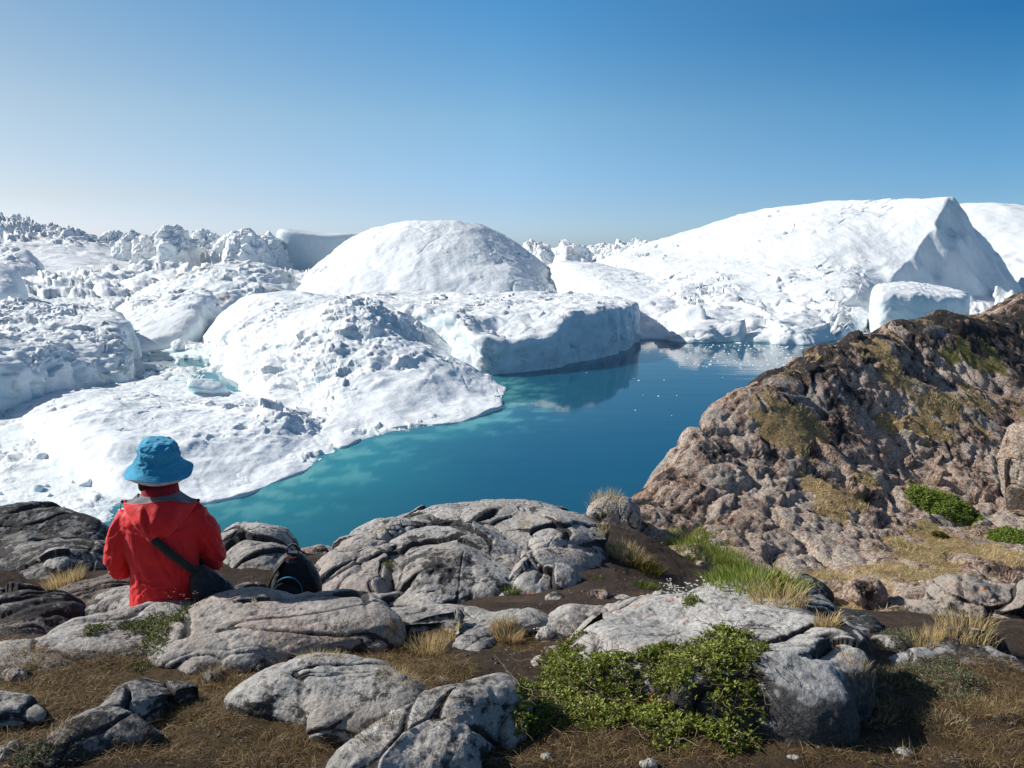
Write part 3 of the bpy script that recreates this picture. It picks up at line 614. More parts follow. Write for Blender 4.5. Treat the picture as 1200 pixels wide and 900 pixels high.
gW = np.array([at(*p) for p in g_pts])
extra = [(x, y, z) for x, y, z in [(-6, 2.2, 28.5), (6, 2.0, 28.5), (-6, 0, 28.4), (6, 0, 28.4), (0, 0, 28.4), (-6, 4.5, 27.9), (-2.8, 4.3, 27.85), (-1.6, 4.35, 27.8), (-5, 6.2, 27.0), (-3, 6.6, 26.6), (-1.5, 7.2, 26.3), (0, 8, 26.2), (-5, 9, 24.5), (-2, 9.6, 24), (0, 10.5, 24), (1.0, 9.5, 25.2), (-6, 14, 19), (0, 15, 19), (3, 7.2, 26.4), (5, 6, 26.8), (4, 4.6, 27.7), (8, 4, 27.6), (8, 7, 26.4), (3.6, 3.4, 28.0), (1, 20, 15), (8, 12, 24), (8, 20, 20), (-8, 5, 27.6), (-8, 1, 28.4), (12, 3, 27.8), (12, 8, 26)]]
gW = np.vstack([gW, extra]); GT = TPS(gW[:, :2], gW[:, 2], 4e-3)
def ground_z(xy):
    z = GT(xy); P = z3(xy)
    z = z+fbm(P*1.3, 3, 201)*.05+fbm(P*5, 3, 202)*.018+fbm(P*22, 3, 203)*.007
    return z
gx = np.concatenate([np.arange(-9, -3.6, .09), np.arange(-3.6, 4.6, .0145), np.arange(4.6, 13, .09)])
gy = np.concatenate([np.arange(-3, 1.7, .12), np.arange(1.7, 5.2, .0145), np.arange(5.2, 8, .03), np.arange(8, 22, .2)])
X, Y = np.meshgrid(gx, gy, indexing='xy'); fl = np.column_stack([X.ravel(), Y.ravel()])
zg = ground_z(fl); rough = fbm(z3(fl*40), 3, 205)
zg = zg+rough*.004
t = NT('peat_soil'); P = t.pos()
c = t.ramp(t.noise(P, 2.2, 6, .65), [(.3, (.034, .022, .015)), (.55, (.070, .048, .035)), (.75, (.12, .088, .065))])
c = t.mix(t.math('MULTIPLY', t.mr(t.noise(P, 90, 5, .7), .5, .75), .7), c, (.15, .12, .095))
c = t.mix(t.math('MULTIPLY', t.mr(t.voro(P, 75), .2, .05), t.mr(t.noise(P, 6, 3, .5), .45, .6)), c, (.20, .18, .16))
c = t.mix(t.math('MULTIPLY', t.attr('straw'), t.mr(t.noise(P, 35, 5, .8), .35, .6)), c, (.115, .080, .035))
SOIL = t.done(t.pbr(c, .93, t.bump(t.math('ADD', t.noise(P, 60, 6, .75), t.math('MULTIPLY', t.noise(P, 210, 3, .6), .5)), .018, .9), spec=.15))
strawpoly = [ons([(-60, 900), (-60, 740), (120, 740), (260, 745), (360, 750), (360, 800), (400, 850), (380, 905)], EYE-1.68), ons([(330, 760), (440, 735), (540, 745), (560, 775), (520, 840), (380, 880), (330, 830)], EYE-1.7), ons([(1010, 770), (1150, 740), (1260, 800), (1260, 880), (1100, 850)], EYE-1.75), ons([(380, 905), (450, 850), (640, 850), (900, 872), (1010, 840), (1260, 865), (1260, 912)], EYE-1.68), ons([(560, 800), (600, 740), (720, 700), (760, 650), (800, 690), (700, 730), (640, 800)], EYE-1.95)]
straw = np.zeros(len(fl))
for sp in strawpoly: straw = np.maximum(straw, sst(np.where(inpoly(fl, sp), 1, -1)*dpoly(fl, sp)+fbm(z3(fl*3), 3, 8)*.15, -.08, .12))
ob = mesh_np('ground', np.column_stack([fl, zg]), grid_faces(len(gy), len(gx)), SOIL, {'straw': straw}); ob['kind'] = 'structure'
GROUND = ob

def hill_mat(name, turf=True, shift=0.):
    t = NT(name); P = t.pos(); cav = t.attr('cav')
    q = t.map(P, (1.1, 4.6, 4.6), (0, .9, -.5)); q2 = t.map(P, (1.0, 2.6, 2.6), (0, .9, -.5))
    sp = t.noise(q, .95, 9, .70, .5); s2 = t.noise(q2, 7.5, 7, .8); reg = t.noise(P, .55, 4, .6); hz_ = t.mr(t.xyz(P)[2], 26.4, 28.3)
    v = t.math('ADD', t.math('MULTIPLY', sp, .68), t.math('MULTIPLY', s2, .38))
    v = t.math('ADD', v, t.math('MULTIPLY', t.math('SUBTRACT', reg, .5), .62)); v = t.math('ADD', v, t.math('MULTIPLY', hz_, -.135))
    v = t.math('ADD', v, t.math('MULTIPLY', cav, .035)); v = t.math('ADD', v, .062+shift)
    c = t.ramp(v, [(.44, (.034, .030, .028)), (.48, (.11, .09, .08)), (.505, (.32, .22, .17)), (.53, (.58, .385, .28)), (.58, (.74, .62, .51))])
    pk = t.mr(t.noise(P, .9, 4, .6), .45, .6); c = t.mix(t.math('MULTIPLY', pk, .5), c, (.9, .72, .62), 'MULTIPLY')
    sm = t.mr(t.noise(P, .75, 3, .5), .58, .66); c = t.mix(t.math('MULTIPLY', sm, .75), c, t.mix(s2, (.40, .36, .32), (.62, .57, .51)))
    c = t.mix(t.mr(t.noise(P, 34, 5, .75), .56, .44, 0, .6), c, (.05, .042, .038))
    g1 = t.noise(P, 5., 6, .75); og = t.math('MULTIPLY', t.mr(t.noise(P, 5, 4, .6), .62, .68), t.mr(t.noise(P, .5, 2, .5), .5, .58)); c = t.mix(t.math('MULTIPLY', og, .5), c, (.55, .20, .05))
    if turf:
        vg = t.mr(t.math('ADD', t.attr('veg'), t.math('MULTIPLY', g1, .6)), .74, .90)
        gc = t.ramp(t.noise(P, 2.4, 6, .7), [(.3, (.26, .18, .09)), (.45, (.62, .44, .21)), (.55, (.46, .32, .15)), (.68, (.28, .23, .10))])
        gc = t.mix(t.mr(t.noise(P, 45., 4, .7), .42, .62, 0, .7), gc, (.07, .05, .03)); gc = t.mix(t.math('MULTIPLY', t.attr('green'), t.mr(g1, .3, .6)), gc, (.09, .12, .02)); c = t.mix(vg, c, gc)
    h = t.math('ADD', t.math('MULTIPLY', sp, 1.0), t.math('MULTIPLY', s2, .8)); h = t.math('ADD', h, t.math('MULTIPLY', t.noise(P, 30, 6, .75), .35))
    return t.done(t.pbr(c, .8, t.bump(h, .055, 1.), spec=.25))
# ---- hillside on the right
h_pts = [(705, 607, 9.0), (725, 598, 9.3), (745, 580, 9.6), (765, 545, 10.2), (800, 500, 11), (850, 468, 12), (900, 438, 13), (950, 412, 14), (1000, 393, 15), (1050, 379, 16.3), (1100, 365, 17.6), (1200, 340, 20), (1320, 322, 22.5), (1500, 310, 25),
         (780, 600, 9.2), (765, 640, 8.6), (800, 560, 10), (860, 520, 11), (900, 560, 10.2), (950, 480, 12.2), (1000, 540, 11.2), (1000, 450, 13.3), (1100, 520, 12.6), (1100, 430, 15.4), (1200, 520, 13.2), (1200, 420, 17), (1000, 620, 9.4), (1100, 600, 10.4), (1200, 620, 10.2),
         (900, 640, 8.7), (850, 640, 8.5), (800, 650, 8.2), (740, 655, 7.6), (780, 685, 7.2), (840, 682, 7.5), (900, 692, 7.3), (960, 690, 7.3), (1050, 690, 7.3), (1130, 655, 8.6), (1200, 680, 7.8), (1350, 680, 8), (1350, 560, 12), (1350, 450, 17),
         (900, 725, 6.4), (1000, 740, 6.1), (1100, 735, 6.2), (1200, 745, 6.0), (1350, 760, 6), (1200, 800, 5.0), (1100, 790, 5.0)]
hW = [at(*p) for p in h_pts]
for (px, py, Yv) in h_pts[:14]:
    a = at(px, py, Yv*1.07); a[2] -= .35; hW.append(a)
    a = at(px, py, Yv*1.35); a[2] -= 2.8; hW.append(a)
hW += [np.array(v) for v in [(.4, 9, 25.2), (.2, 11, 23.5), (1.2, 13, 22.5), (.9, 7.6, 26.2), (2.5, 4.5, 26.0), (6, 4, 26.2), (9, 4, 26.0), (0, 16, 17), (6, 25, 20), (1.6, 11.2, 25.)]]
hW = np.array(hW); HT = TPS(hW[:, :2], hW[:, 2], 2e-3)
hx = np.concatenate([np.arange(.1, 9, .027), np.arange(9, 22, .05)]); hy = np.concatenate([np.arange(4.3, 14, .027), np.arange(14, 27, .06)])
X, Y = np.meshgrid(hx, hy, indexing='xy'); fl = np.column_stack([X.ravel(), Y.ravel()]); zh = HT(fl)
G = np.dstack([X, Y, zh.reshape(X.shape)]); N = grid_normals(G, False); 
if N[..., 2].mean() < 0: N = -N
Nf = N.reshape(-1, 3); P = G.reshape(-1, 3)
def rotx(P, az, dip):
    ca, sa = math.cos(az), math.sin(az); x = P[:, 0]*ca+P[:, 1]*sa; y = -P[:, 0]*sa+P[:, 1]*ca; z = P[:, 2]
    cd, sd2 = math.cos(dip), math.sin(dip); return np.column_stack([x*cd+z*sd2, y, -x*sd2+z*cd])
Q = rotx(P, .5, .9)                                    # foliation frame: bands along Q.x
wrp = np.column_stack([fbm(P*.5, 3, 301), fbm(P*.5+9, 3, 302), fbm(P*.5+5, 3, 303)])
F1, F2, Rr, Tt = worley(Q*np.array([.20, .5, .62])+wrp*.7, 310)
g1, g2, R2, T2 = worley(Q*np.array([.28, 1.7, 2.1])+wrp*.6, 311)
k1, k2, R3, T3 = worley(Q*np.array([1.1, 5., 6.])+wrp*.9, 312)
d = (.05*(1-F1**1.6)+.07*Rr+Tt*.13-.05)*1.0+(.01*(1-g1**1.4)+.04*R2+T2*.075)*sst(fbm(P*.35, 2, 320), -.5, .2)+(.014*R3+T3*.035)
gap = sst(F2-F1, .16, 0); gap2 = sst(g2-g1, .14, 0)
stre = ridg(Q*np.array([.75, 5., 6.5])+wrp*.9, 4, 330, .6)
fine = fbm(Q*np.array([3.2, 18, 22.])+wrp, 3, 331, .65)
rk = sst(fbm(P*.6, 3, 333), -.3, .3)*.6+.4
d = d-.06*gap-.03*gap2+(stre*.034+fine*.020)*rk+fbm(P*.8, 2, 337)*.03
cav = np.clip(stre*.9-.3+fine*.9-gap*.6-gap2*.5, -1, 1)
# turf lies where the face is gentle and in the joints between the big humps
Pn_ = P+Nf*d[:, None]; G2 = Pn_.reshape(G.shape)
for it in range(2):
    pass
N2 = grid_normals(G2, False); N2 = np.where(N2[..., 2:].mean() < 0, -N2, N2)
sl = N2.reshape(-1, 3)[:, 2]
k = 9; slm = sl.reshape(X.shape)
def blur(A, n, it=2):
    for _ in range(it):
        for ax in (0, 1):
            C = np.cumsum(np.insert(A, 0, 0, axis=ax), axis=ax)
            m = A.shape[ax]; i0 = np.clip(np.arange(m)-n, 0, m); i1 = np.clip(np.arange(m)+n+1, 0, m)
            A = (np.take(C, i1, ax)-np.take(C, i0, ax))/(i1-i0).reshape((-1, 1) if ax == 0 else (1, -1))
    return A
slb = blur(slm, 5).ravel()
dl = (d.reshape(X.shape)-blur(d.reshape(X.shape), 16)).ravel()
veg = sst(slb, .72, .93)*.45+sst(-dl, .0, .12)*.5+fbm(P*.7, 3, 350)*.5-.08
pnz = fbm(P*2.2, 4, 380, .6)
def pspot(pts, z=None, wd=.35):
    """hand placed turf patches, found from their place on the hill"""
    out = np.zeros(len(P))
    for px, py, r in pts:
        # march the sight line down to the hill surface
        Ys = np.linspace(6, 24, 900); L_ = np.array([at(px, py, v) for v in Ys]); hz = HT(L_[:, :2]); i = np.argmax(L_[:, 2] < hz+.1)
        c_ = L_[i]; dd_ = np.linalg.norm((P-c_)*np.array([1, .55, 1.3]), axis=1); out = np.maximum(out, sst(-dd_+pnz*r*1.3, -r*1.05, -r*.3))
    return out
sp_dry = pspot([(925, 500, .55), (950, 502, .4), (900, 498, .35), (1035, 415, .5), (1050, 440, .5), (975, 575, .45), (1000, 582, .35), (1120, 480, .7), (1150, 470, .5), (1090, 500, .5), (1010, 560, .3), (1080, 640, .4), (1120, 625, .5), (1060, 665, .35), (1180, 640, .4), (1040, 490, .3), (860, 640, .2), (835, 655, .25), (985, 600, .3), (1140, 420, .3), (1060, 400, .3)])
sp_gr = pspot([(1105, 590, .45), (810, 630, .36), (828, 640, .36), (848, 654, .36), (868, 670, .34), (885, 682, .34), (1140, 420, .5), (1165, 417, .45), (1115, 418, .35), (1190, 628, .25), (1100, 628, .13), (925, 685, .16)])
veg = np.clip(np.maximum(veg, np.maximum(sp_dry, sp_gr)*1.1), 0, 1)
dry_soft = 1-.75*sst(veg, .45, .8)
P2 = P+Nf*(d*1.0)[:, None]; lowd = blur(d.reshape(X.shape), 7).ravel(); P2 = P+Nf*(lowd+(d-lowd)*dry_soft)[:, None]
HILLM = hill_mat('weathered_hill_rock'); HILLP = hill_mat('pink_hill_rock', False, .03)
ob = mesh_np('rocky_hillside', P2, grid_faces(len(hy), len(hx)), HILLM, {'cav': cav, 'veg': veg, 'green': sp_gr}); ob['kind'] = 'structure'
HILL = ob; HP = P2; HN = N2.reshape(-1, 3); HVEG = veg; HGR = sp_gr

# ---- rocks near the eye
rock([(-60, 812), (-20, 775), (30, 752), (100, 725), (180, 710), (262, 708), (275, 725), (215, 742), (190, 760), (120, 785), (60, 805), (10, 820)], -1.76, .10, 'grey rock slab at lower left with a leafy green creeper over its right end', hb=.35, p=3.2, q=2, nt=620, ns=170, fol=(.25, .1))
rock([(182, 768), (196, 742), (225, 718), (300, 705), (385, 706), (440, 718), (455, 733), (442, 748), (402, 752), (335, 764), (285, 779), (215, 781)], -1.74, .13, 'long smooth slab directly in front of the sitting person, pinkish in the middle', rock_mat('rosy_gneiss', lich=.28, pink=.45, light=(.51, .475, .43), mid=(.34, .31, .28), streak=(.1, .1, .7)), hb=.16, p=3.4, q=2, nt=560, ns=170, fol=(.2, -.1), amp=.75)
rock([(266, 818), (300, 792), (370, 776), (438, 778), (480, 798), (488, 830), (445, 856), (385, 858), (335, 836), (295, 830)], -1.66, .15, 'rounded grey boulder with a bluish white flank in the dry grass, lower left of centre', hb=.25, p=2.6, q=2, nt=520, ns=170, fol=(.2, .2), amp=.8)
rock([(66, 888), (100, 852), (150, 806), (205, 794), (236, 798), (225, 812), (190, 838), (178, 862), (120, 876)], -1.66, .13, 'slanting wedge shaped grey rock with a shaded front near the bottom left', GREYD, hb=.25, p=2.6, q=1.8, nt=420, ns=150, fol=(.8, .2))
rock([(-60, 845), (-30, 822), (20, 818), (48, 828), (38, 842), (-10, 850)], -1.66, .04, 'small flat grey stone at the left edge among dry moss', hb=.15, nt=260, ns=90)
rock([(395, 895), (430, 868), (480, 838), (530, 818), (588, 812), (606, 826), (575, 850), (560, 880), (545, 908), (460, 925), (400, 920)], -1.62, .13, 'grey boulder cut off by the bottom edge, left of the green shrub', hb=.3, p=2.6, q=1.8, nt=520, ns=170, fol=(.7, .3))
rock([(578, 850), (585, 828), (600, 820), (614, 832), (612, 858), (596, 870)], -1.66, .09, 'small upright grey stone touching the left side of the green shrub', hb=.15, p=2.4, nt=260, ns=100, sc=.5)
rock([(436, 722), (500, 709), (575, 710), (622, 718), (628, 732), (600, 744), (580, 752), (566, 772), (545, 782), (530, 776), (532, 752), (505, 740), (450, 742)], -1.85, .10, 'pale grey slab with a tongue running towards the viewer, behind the tan grass tuft', hb=.25, p=3, q=2, nt=520, ns=150, fol=(.9, .1), amp=.8)
rock([(618, 752), (640, 726), (690, 710), (745, 706), (800, 704), (850, 712), (830, 728), (760, 738), (700, 748), (660, 770), (625, 800), (590, 806), (600, 776)], -1.86, .07, 'cracked low bedrock shelf between the path and the green shrub', GREYW, hb=.3, p=3.2, q=2, nt=560, ns=160, fol=(.5, .4), crack=1.8)
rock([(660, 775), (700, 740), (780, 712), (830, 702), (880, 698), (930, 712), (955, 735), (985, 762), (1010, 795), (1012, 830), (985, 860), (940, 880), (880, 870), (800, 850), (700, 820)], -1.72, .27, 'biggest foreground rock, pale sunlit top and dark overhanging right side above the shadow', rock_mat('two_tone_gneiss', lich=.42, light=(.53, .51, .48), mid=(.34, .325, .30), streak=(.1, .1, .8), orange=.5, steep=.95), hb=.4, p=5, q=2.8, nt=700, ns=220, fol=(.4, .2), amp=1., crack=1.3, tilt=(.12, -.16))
rock([(800, 706), (840, 699), (890, 700), (930, 712), (900, 722), (840, 722)], -1.95, .05, 'thin flat ledge on the far edge of the biggest foreground rock', GREY, nt=300, ns=90)
rock([(870, 706), (890, 692), (928, 690), (936, 704), (905, 712)], -2.3, .10, 'low dark rock beyond the biggest foreground rock', GREYD, nt=260, ns=90)
rock([(935, 760), (950, 728), (985, 712), (1020, 722), (1030, 742), (1000, 762), (965, 775)], -1.95, .07, 'grey lichen patched rock right of the biggest foreground rock', GREYD, nt=320, ns=110)
rock([(1030, 795), (1050, 772), (1085, 766), (1098, 780), (1075, 800), (1050, 806)], -1.85, .04, 'white lichen covered stone flush with the soil at right', rock_mat('whitened_rock', lich=.0, light=(.6, .6, .58), mid=(.42, .42, .42)), nt=260, ns=80, sc=.5)
rock([(1075, 762), (1100, 742), (1140, 752), (1180, 782), (1215, 815), (1215, 840), (1170, 815), (1120, 790)], -1.90, .10, 'dark jagged rock ledge slanting down to the right edge', GREYD, hb=.3, nt=420, ns=130, fol=(-.7, .1), crack=1.6)
# the rock she sits on, behind the front slabs
rock([(120, 712), (180, 692), (260, 690), (300, 700), (280, 722), (180, 728)], -1.95, .13, 'low grey rock the person sits on, behind the front slabs', hb=.7, p=3, q=2, nt=260, ns=90)
# outcrop in the middle ground
OCG = 'lobes of the bedrock outcrop beyond the path'
rock([(400, 672), (430, 640), (480, 612), (520, 600), (600, 596), (680, 612), (705, 640), (690, 668), (640, 692), (560, 704), (440, 712), (385, 706)], -2.36, .22, 'broad base of the middle outcrop of grey bedrock by the water', rock_mat('outcrop_gneiss', lich=.55, pink=.3, streak=(.2, .1, .7), light=(.54, .515, .48), mid=(.34, .32, .30)), hb=.8, p=3.2, q=1.9, nt=620, ns=200, fol=(.3, .35), crack=1.4, sc=1.2)
rock([(512, 625), (522, 598), (560, 588), (620, 588), (672, 600), (708, 622), (680, 636), (600, 640), (540, 640)], -2.22, .13, 'rounded grey block forming the summit of the middle outcrop', rock_mat('summit_gneiss', lich=.5), hb=.4, p=2.8, q=2, nt=420, ns=140, fol=(.2, .1))
rock([(455, 672), (468, 640), (500, 626), (560, 622), (612, 630), (624, 655), (612, 685), (560, 700), (490, 700)], -2.26, .17, 'barrel shaped block with a front painted dark like shade in the middle outcrop', rock_mat('shade_front_gneiss', steep=.95, lich=.75, light=(.50, .49, .47), streak=(.2, .1, .2)), hb=.4, p=2.8, q=2.2, nt=460, ns=150, fol=(.1, .0), crack=.6)  # steep faces of this block coloured darker to imitate its shaded front
rock([(366, 700), (376, 665), (400, 640), (440, 632), (470, 645), (462, 680), (440, 712), (400, 716)], -2.30, .14, 'cracked pinkish block at the left end of the middle outcrop', rock_mat('rosy_outcrop_rock', lich=.25, pink=.5, light=(.54, .48, .44)), hb=.6, p=2.8, q=2, nt=420, ns=140, fol=(.9, .3), crack=1.6)
rock([(604, 690), (612, 650), (622, 626), (662, 628), (676, 655), (668, 690), (640, 700)], -2.28, .10, 'ribbed pale slab running down the right side of the middle outcrop', GREYW, hb=.4, p=3, q=2, nt=360, ns=120, fol=(1.4, .2), crack=1.8)
rock([(436, 712), (450, 696), (520, 690), (590, 692), (622, 702), (590, 716), (500, 722)], -2.30, .07, 'low pale foot of the middle outcrop above the front slabs', GREYW, hb=.4, p=3, q=2, nt=360, ns=110)
rock([(395, 655), (420, 625), (470, 600), (520, 590), (530, 604), (490, 622), (450, 640), (425, 660)], -2.26, .09, 'long thin ledge rising to the summit on the left of the middle outcrop', GREY, hb=.5, p=2.6, q=2, nt=420, ns=120, fol=(.6, .3), crack=1.5)
# boulders by the water, left of the outcrop
rock([(256, 668), (260, 635), (282, 618), (318, 616), (342, 634), (352, 660), (340, 678), (290, 684)], -2.28, .19, 'round boulder beside the sitting person, pale top and dark lichen front', rock_mat('boulder_gneiss', lich=.5, light=(.56, .53, .50)), hb=.4, p=2.4, q=2, nt=420, ns=160, fol=(.3, .2))
rock([(268, 705), (275, 685), (295, 676), (312, 684), (316, 702), (296, 712)], -2.22, .07, 'small dark mottled rock between the shoulder bag and the backpack', GREYD, nt=260, ns=100, sc=.6)
rock([(262, 684), (280, 668), (312, 664), (318, 676), (290, 690)], -2.32, .07, 'low brown stone under the round boulder', PINKR, nt=220, ns=80, sc=.6)
rock([(340, 662), (352, 648), (380, 646), (392, 656), (372, 668)], -2.50, .08, 'low pinkish stone at the water side between boulder and outcrop', PINKR, nt=220, ns=80, sc=.6)
rock([(362, 650), (370, 642), (388, 642), (392, 650), (378, 656)], -2.7, .05, 'small rounded stone farthest out above the water', GREY, nt=180, ns=60, sc=.6)
# left
rock([(-90, 680), (-60, 620), (0, 600), (60, 605), (110, 625), (140, 650), (130, 680), (70, 700), (-20, 700)], -2.25, .26, 'big dark lichen covered rock behind the person at the left edge', GREYD, hb=.6, p=2.6, q=2, nt=620, ns=200, fol=(.3, .4), crack=1.3)
rock([(-80, 752), (-60, 705), (0, 688), (50, 690), (92, 706), (96, 730), (50, 748), (-10, 765)], -2.0, .14, 'dark rounded rock at the left edge in front of the dry grass tuft', GREYD, hb=.4, p=2.6, q=2, nt=460, ns=150)
rock([(52, 718), (80, 690), (120, 672), (160, 668), (170, 700), (140, 722), (90, 730)], -2.05, .08, 'brownish rock beside the hip of the sitting person', rock_mat('brown_rock', lich=.7, light=(.22, .18, .15), mid=(.13, .105, .09)), nt=360, ns=120)
rock([(45, 660), (55, 645), (75, 642), (84, 655), (70, 668)], -2.12, .05, 'small pale stone set into the big dark rock at left', GREY, nt=180, ns=70, sc=.5)
rock([(-40, 790), (-30, 752), (10, 742), (45, 748), (40, 762), (0, 790)], -1.88, .07, 'black shaded rock at the left edge behind the lower left slab', GREYD, nt=260, ns=90)
STN = [(440, 890, 16), (760, 892, 18), (930, 886, 14), (1060, 878, 18), (1120, 892, 14), (640, 885, 14), (580, 890, 18), (985, 880, 12), (520, 800, 26), (548, 792, 18), (655, 800, 30), (640, 775, 34), (615, 812, 22), (700, 775, 30), (565, 815, 20), (470, 875, 22), (250, 790, 24), (345, 760, 30), (300, 780, 20), (20, 790, 30), (70, 745, 26), (490, 735, 26), (640, 740, 24), (1010, 775, 26), (1045, 752, 30), (1130, 800, 34), (1165, 770, 36), (1180, 840, 26), (1060, 790, 24), (985, 745, 24), (300, 655, 22), (262, 700, 20), (300, 700, 24), (350, 690, 22), (375, 668, 26), (705, 700, 24), (650, 700, 20), (820, 690, 26), (850, 700, 22), (895, 715, 24), (160, 880, 20), (10, 880, 30), (730, 700, 16)]
for i_, (px, py, w_) in enumerate(STN):
    rr_ = np.random.RandomState(40+i_); aa_ = np.linspace(0, 2*math.pi, 8, endpoint=False)
    c_ = None
    for Yq in np.linspace(2.2, 7.5, 320):
        q_ = at(px, py, Yq)
        if q_[2] < GT(q_[None, :2])[0]+.01: c_ = q_; break
    if c_ is None: continue
    sz = w_*c_[1]/925*.62; o_ = np.column_stack([c_[0]+sz*np.cos(aa_)*(1+.2*rr_.randn(8)), c_[1]+sz*.8*np.sin(aa_)*(1+.2*rr_.randn(8))])
    RID[0] += 1
    o = mound('stone', o_, sz*(.35+.3*rr_.rand()), [GREY, GREYD, GREYW, PINKR][rr_.randint(4)] if c_[1] > 3.6 else [GREY, GREYW, GREYD][rr_.randint(3)], c_[2]-.01, sz*.5, 2.6, 1.8, 130, 50, rockdisp(RID[0]*7, sz*2.2, 1.2, (rr_.rand()*3, .3), .6), None, .8)
    lf = 'in the left half of the foreground' if px < 600 else 'on the right half of the foreground'
    tag(o, 'small angular stone half sunk in the soil '+lf, 'rock', 'small stones '+lf); ROCKS.append(o)
# on the hillside
def hill_rock(pxs, Y, H, label, mat=HILLP, **k):
    out = np.array([at(a, b, Y) for a, b in pxs]); c = out.mean(0)
    # turn the seen outline into a footprint: width kept, depth from height
    w_ = (out[:, 0].max()-out[:, 0].min())/2; a = np.linspace(0, 2*math.pi, 9, endpoint=False); r_ = np.random.RandomState(int(c[0]*1000) % 9999)
    fp = np.column_stack([c[0]+w_*np.cos(a)*(1+.12*r_.randn(9)), Y+.75*w_*np.sin(a)*(1+.12*r_.randn(9))])
    RID[0] += 1; zt = out[:, 2].max(); zb = out[:, 2].min()
    o = mound('boulder', fp, zt-(zt+zb)/2, mat, (zt+zb)/2, (zt-zb)*.7, 3.2, 1.5, 360, 140, rockdisp(RID[0]*7, 1.3, 1.5, (.6, .5), .15, 1.3), None, .8)
    tag(o, label, 'rock', k.get('group')); ROCKS.append(o); return o
hill_rock([(968, 684), (1046, 680), (1050, 728), (970, 728)], 6.9, .3, 'pinkish broken rock at the foot of the hillside, right of the dark low rock')
hill_rock([(1180, 500), (1225, 500), (1225, 578), (1180, 570)], 10.8, .3, 'smooth pale pink boulder at the right edge of the hillside')
hill_rock([(1100, 690), (1240, 680), (1240, 800), (1100, 770)], 5.6, .3, 'sloping tan rock with orange lichen streaks at the right edge', rock_mat('tan_orange_rock', lich=.35, pink=.6, light=(.36, .31, .26), orange=1.6))
hill_rock([(785, 640), (835, 645), (835, 700), (785, 695)], 7.0, .3, 'rounded pinkish rock at the end of the path, under the green grass')
hill_rock([(880, 690), (960, 680), (960, 715), (880, 712)], 6.9, .3, 'low black lichen rock in the gully', GREYD)
hill_rock([(700, 596), (742, 590), (742, 622), (702, 625)], 8.6, .3, 'smooth white rock toe at the left foot of the hillside', GREYW)

LAND_OBJS = [GROUND, HILL]+ROCKS
bpy.context.view_layer.update()
def cast(o, d, far):
    h = scene.ray_cast(bpy.context.view_layer.depsgraph, o, d, distance=far)
    return (h[1], h[2]) if h[0] else (None, None)
def hit(px, py):
    r = Vector([float(v) for v in ray(px, py)]).normalized(); return cast(Vector((0, 0, EYE)), r, 60)
def drop(x, y, z=34.):
    return cast(Vector((float(x), float(y), float(z))), Vector((0, 0, -1)), 40)
# ================================================================ PLANTS
def plant_mat(name, stops, rough=.6, trans=.25):
    t = NT(name); r = t.attr('rnd'); c = t.ramp(r, stops)
    n = t.n.new('ShaderNodeBsdfTranslucent'); t._in(n.inputs['Color'], c)
    m = t.n.new('ShaderNodeMixShader'); m.inputs[0].default_value = trans; t.l.new(t.pbr(c, rough, spec=.25), m.inputs[1]); t.l.new(n.outputs[0], m.inputs[2])
    return t.done(m.outputs[0])
M_STRAW = plant_mat('straw_grass', [(0, (.26, .17, .07)), (.3, (.54, .38, .17)), (.6, (.74, .55, .27)), (.85, (.82, .68, .42)), (1, (.32, .31, .10))], .6, .42)
M_LITTER = plant_mat('dry_litter', [(0, (.05, .032, .015)), (.4, (.16, .095, .042)), (.75, (.30, .20, .085)), (1, (.46, .36, .20))])
M_GREEN = plant_mat('green_grass', [(0, (.05, .085, .012)), (.5, (.10, .16, .022)), (.8, (.18, .22, .04)), (1, (.32, .27, .10))])
M_WIL = plant_mat('willow_leaf', [(0, (.06, .07, .014)), (.3, (.20, .24, .035)), (.7, (.37, .41, .085)), (.9, (.46, .46, .18)), (.95, (.50, .36, .09)), (1, (.20, .10, .04))], .42, .3)
M_YGR = plant_mat('creeper_leaf', [(0, (.06, .085, .015)), (.5, (.13, .165, .03)), (.85, (.21, .22, .05)), (1, (.24, .14, .05))], .5, .3)
M_GREYG = plant_mat('greygreen_leaf', [(0, (.09, .10, .055)), (.5, (.17, .19, .11)), (1, (.28, .29, .19))])
M_TWIG = plant_mat('twig_bark', [(0, (.05, .03, .018)), (.6, (.13, .085, .05)), (1, (.30, .23, .16))], .8, 0.)
M_MOSS = plant_mat('moss_cushion', [(0, (.07, .075, .008)), (.5, (.15, .15, .018)), (1, (.24, .19, .04))], .9, .1)
M_WHITE = plant_mat('white_petal', [(0, (.7, .68, .6)), (1, (.85, .84, .8))], .6, .3)
def blades(C, L, az, k, wd, rnd=None, sag=.35):
    n = len(C); T = np.array([0, .4, .75, 1.]); Wf = np.array([1, .85, .5])
    D = np.column_stack([np.cos(az), np.sin(az), np.zeros(n)]); S = np.column_stack([-np.sin(az), np.cos(az), np.zeros(n)])
    tw = RNG.rand(n)*6.28; S = np.column_stack([np.cos(tw), np.sin(tw), np.zeros(n)])
    V = np.empty((n, 7, 3))
    for i, t in enumerate(T):
        p = C+(L*(t-sag*k*t*t))[:, None]*np.array([0, 0, 1])+D*(L*k*t*t)[:, None]
        if i < 3: V[:, 2*i] = p-S*(wd*Wf[i]/2)[:, None]; V[:, 2*i+1] = p+S*(wd*Wf[i]/2)[:, None]
        else: V[:, 6] = p
    o = np.arange(n)[:, None]*7
    Q = np.concatenate([o+[0, 1, 3, 2], o+[2, 3, 5, 4]]); T3 = o+[4, 5, 6]
    r = RNG.rand(n) if rnd is None else rnd
    return V.reshape(-1, 3), Q, T3, np.repeat(r, 7)
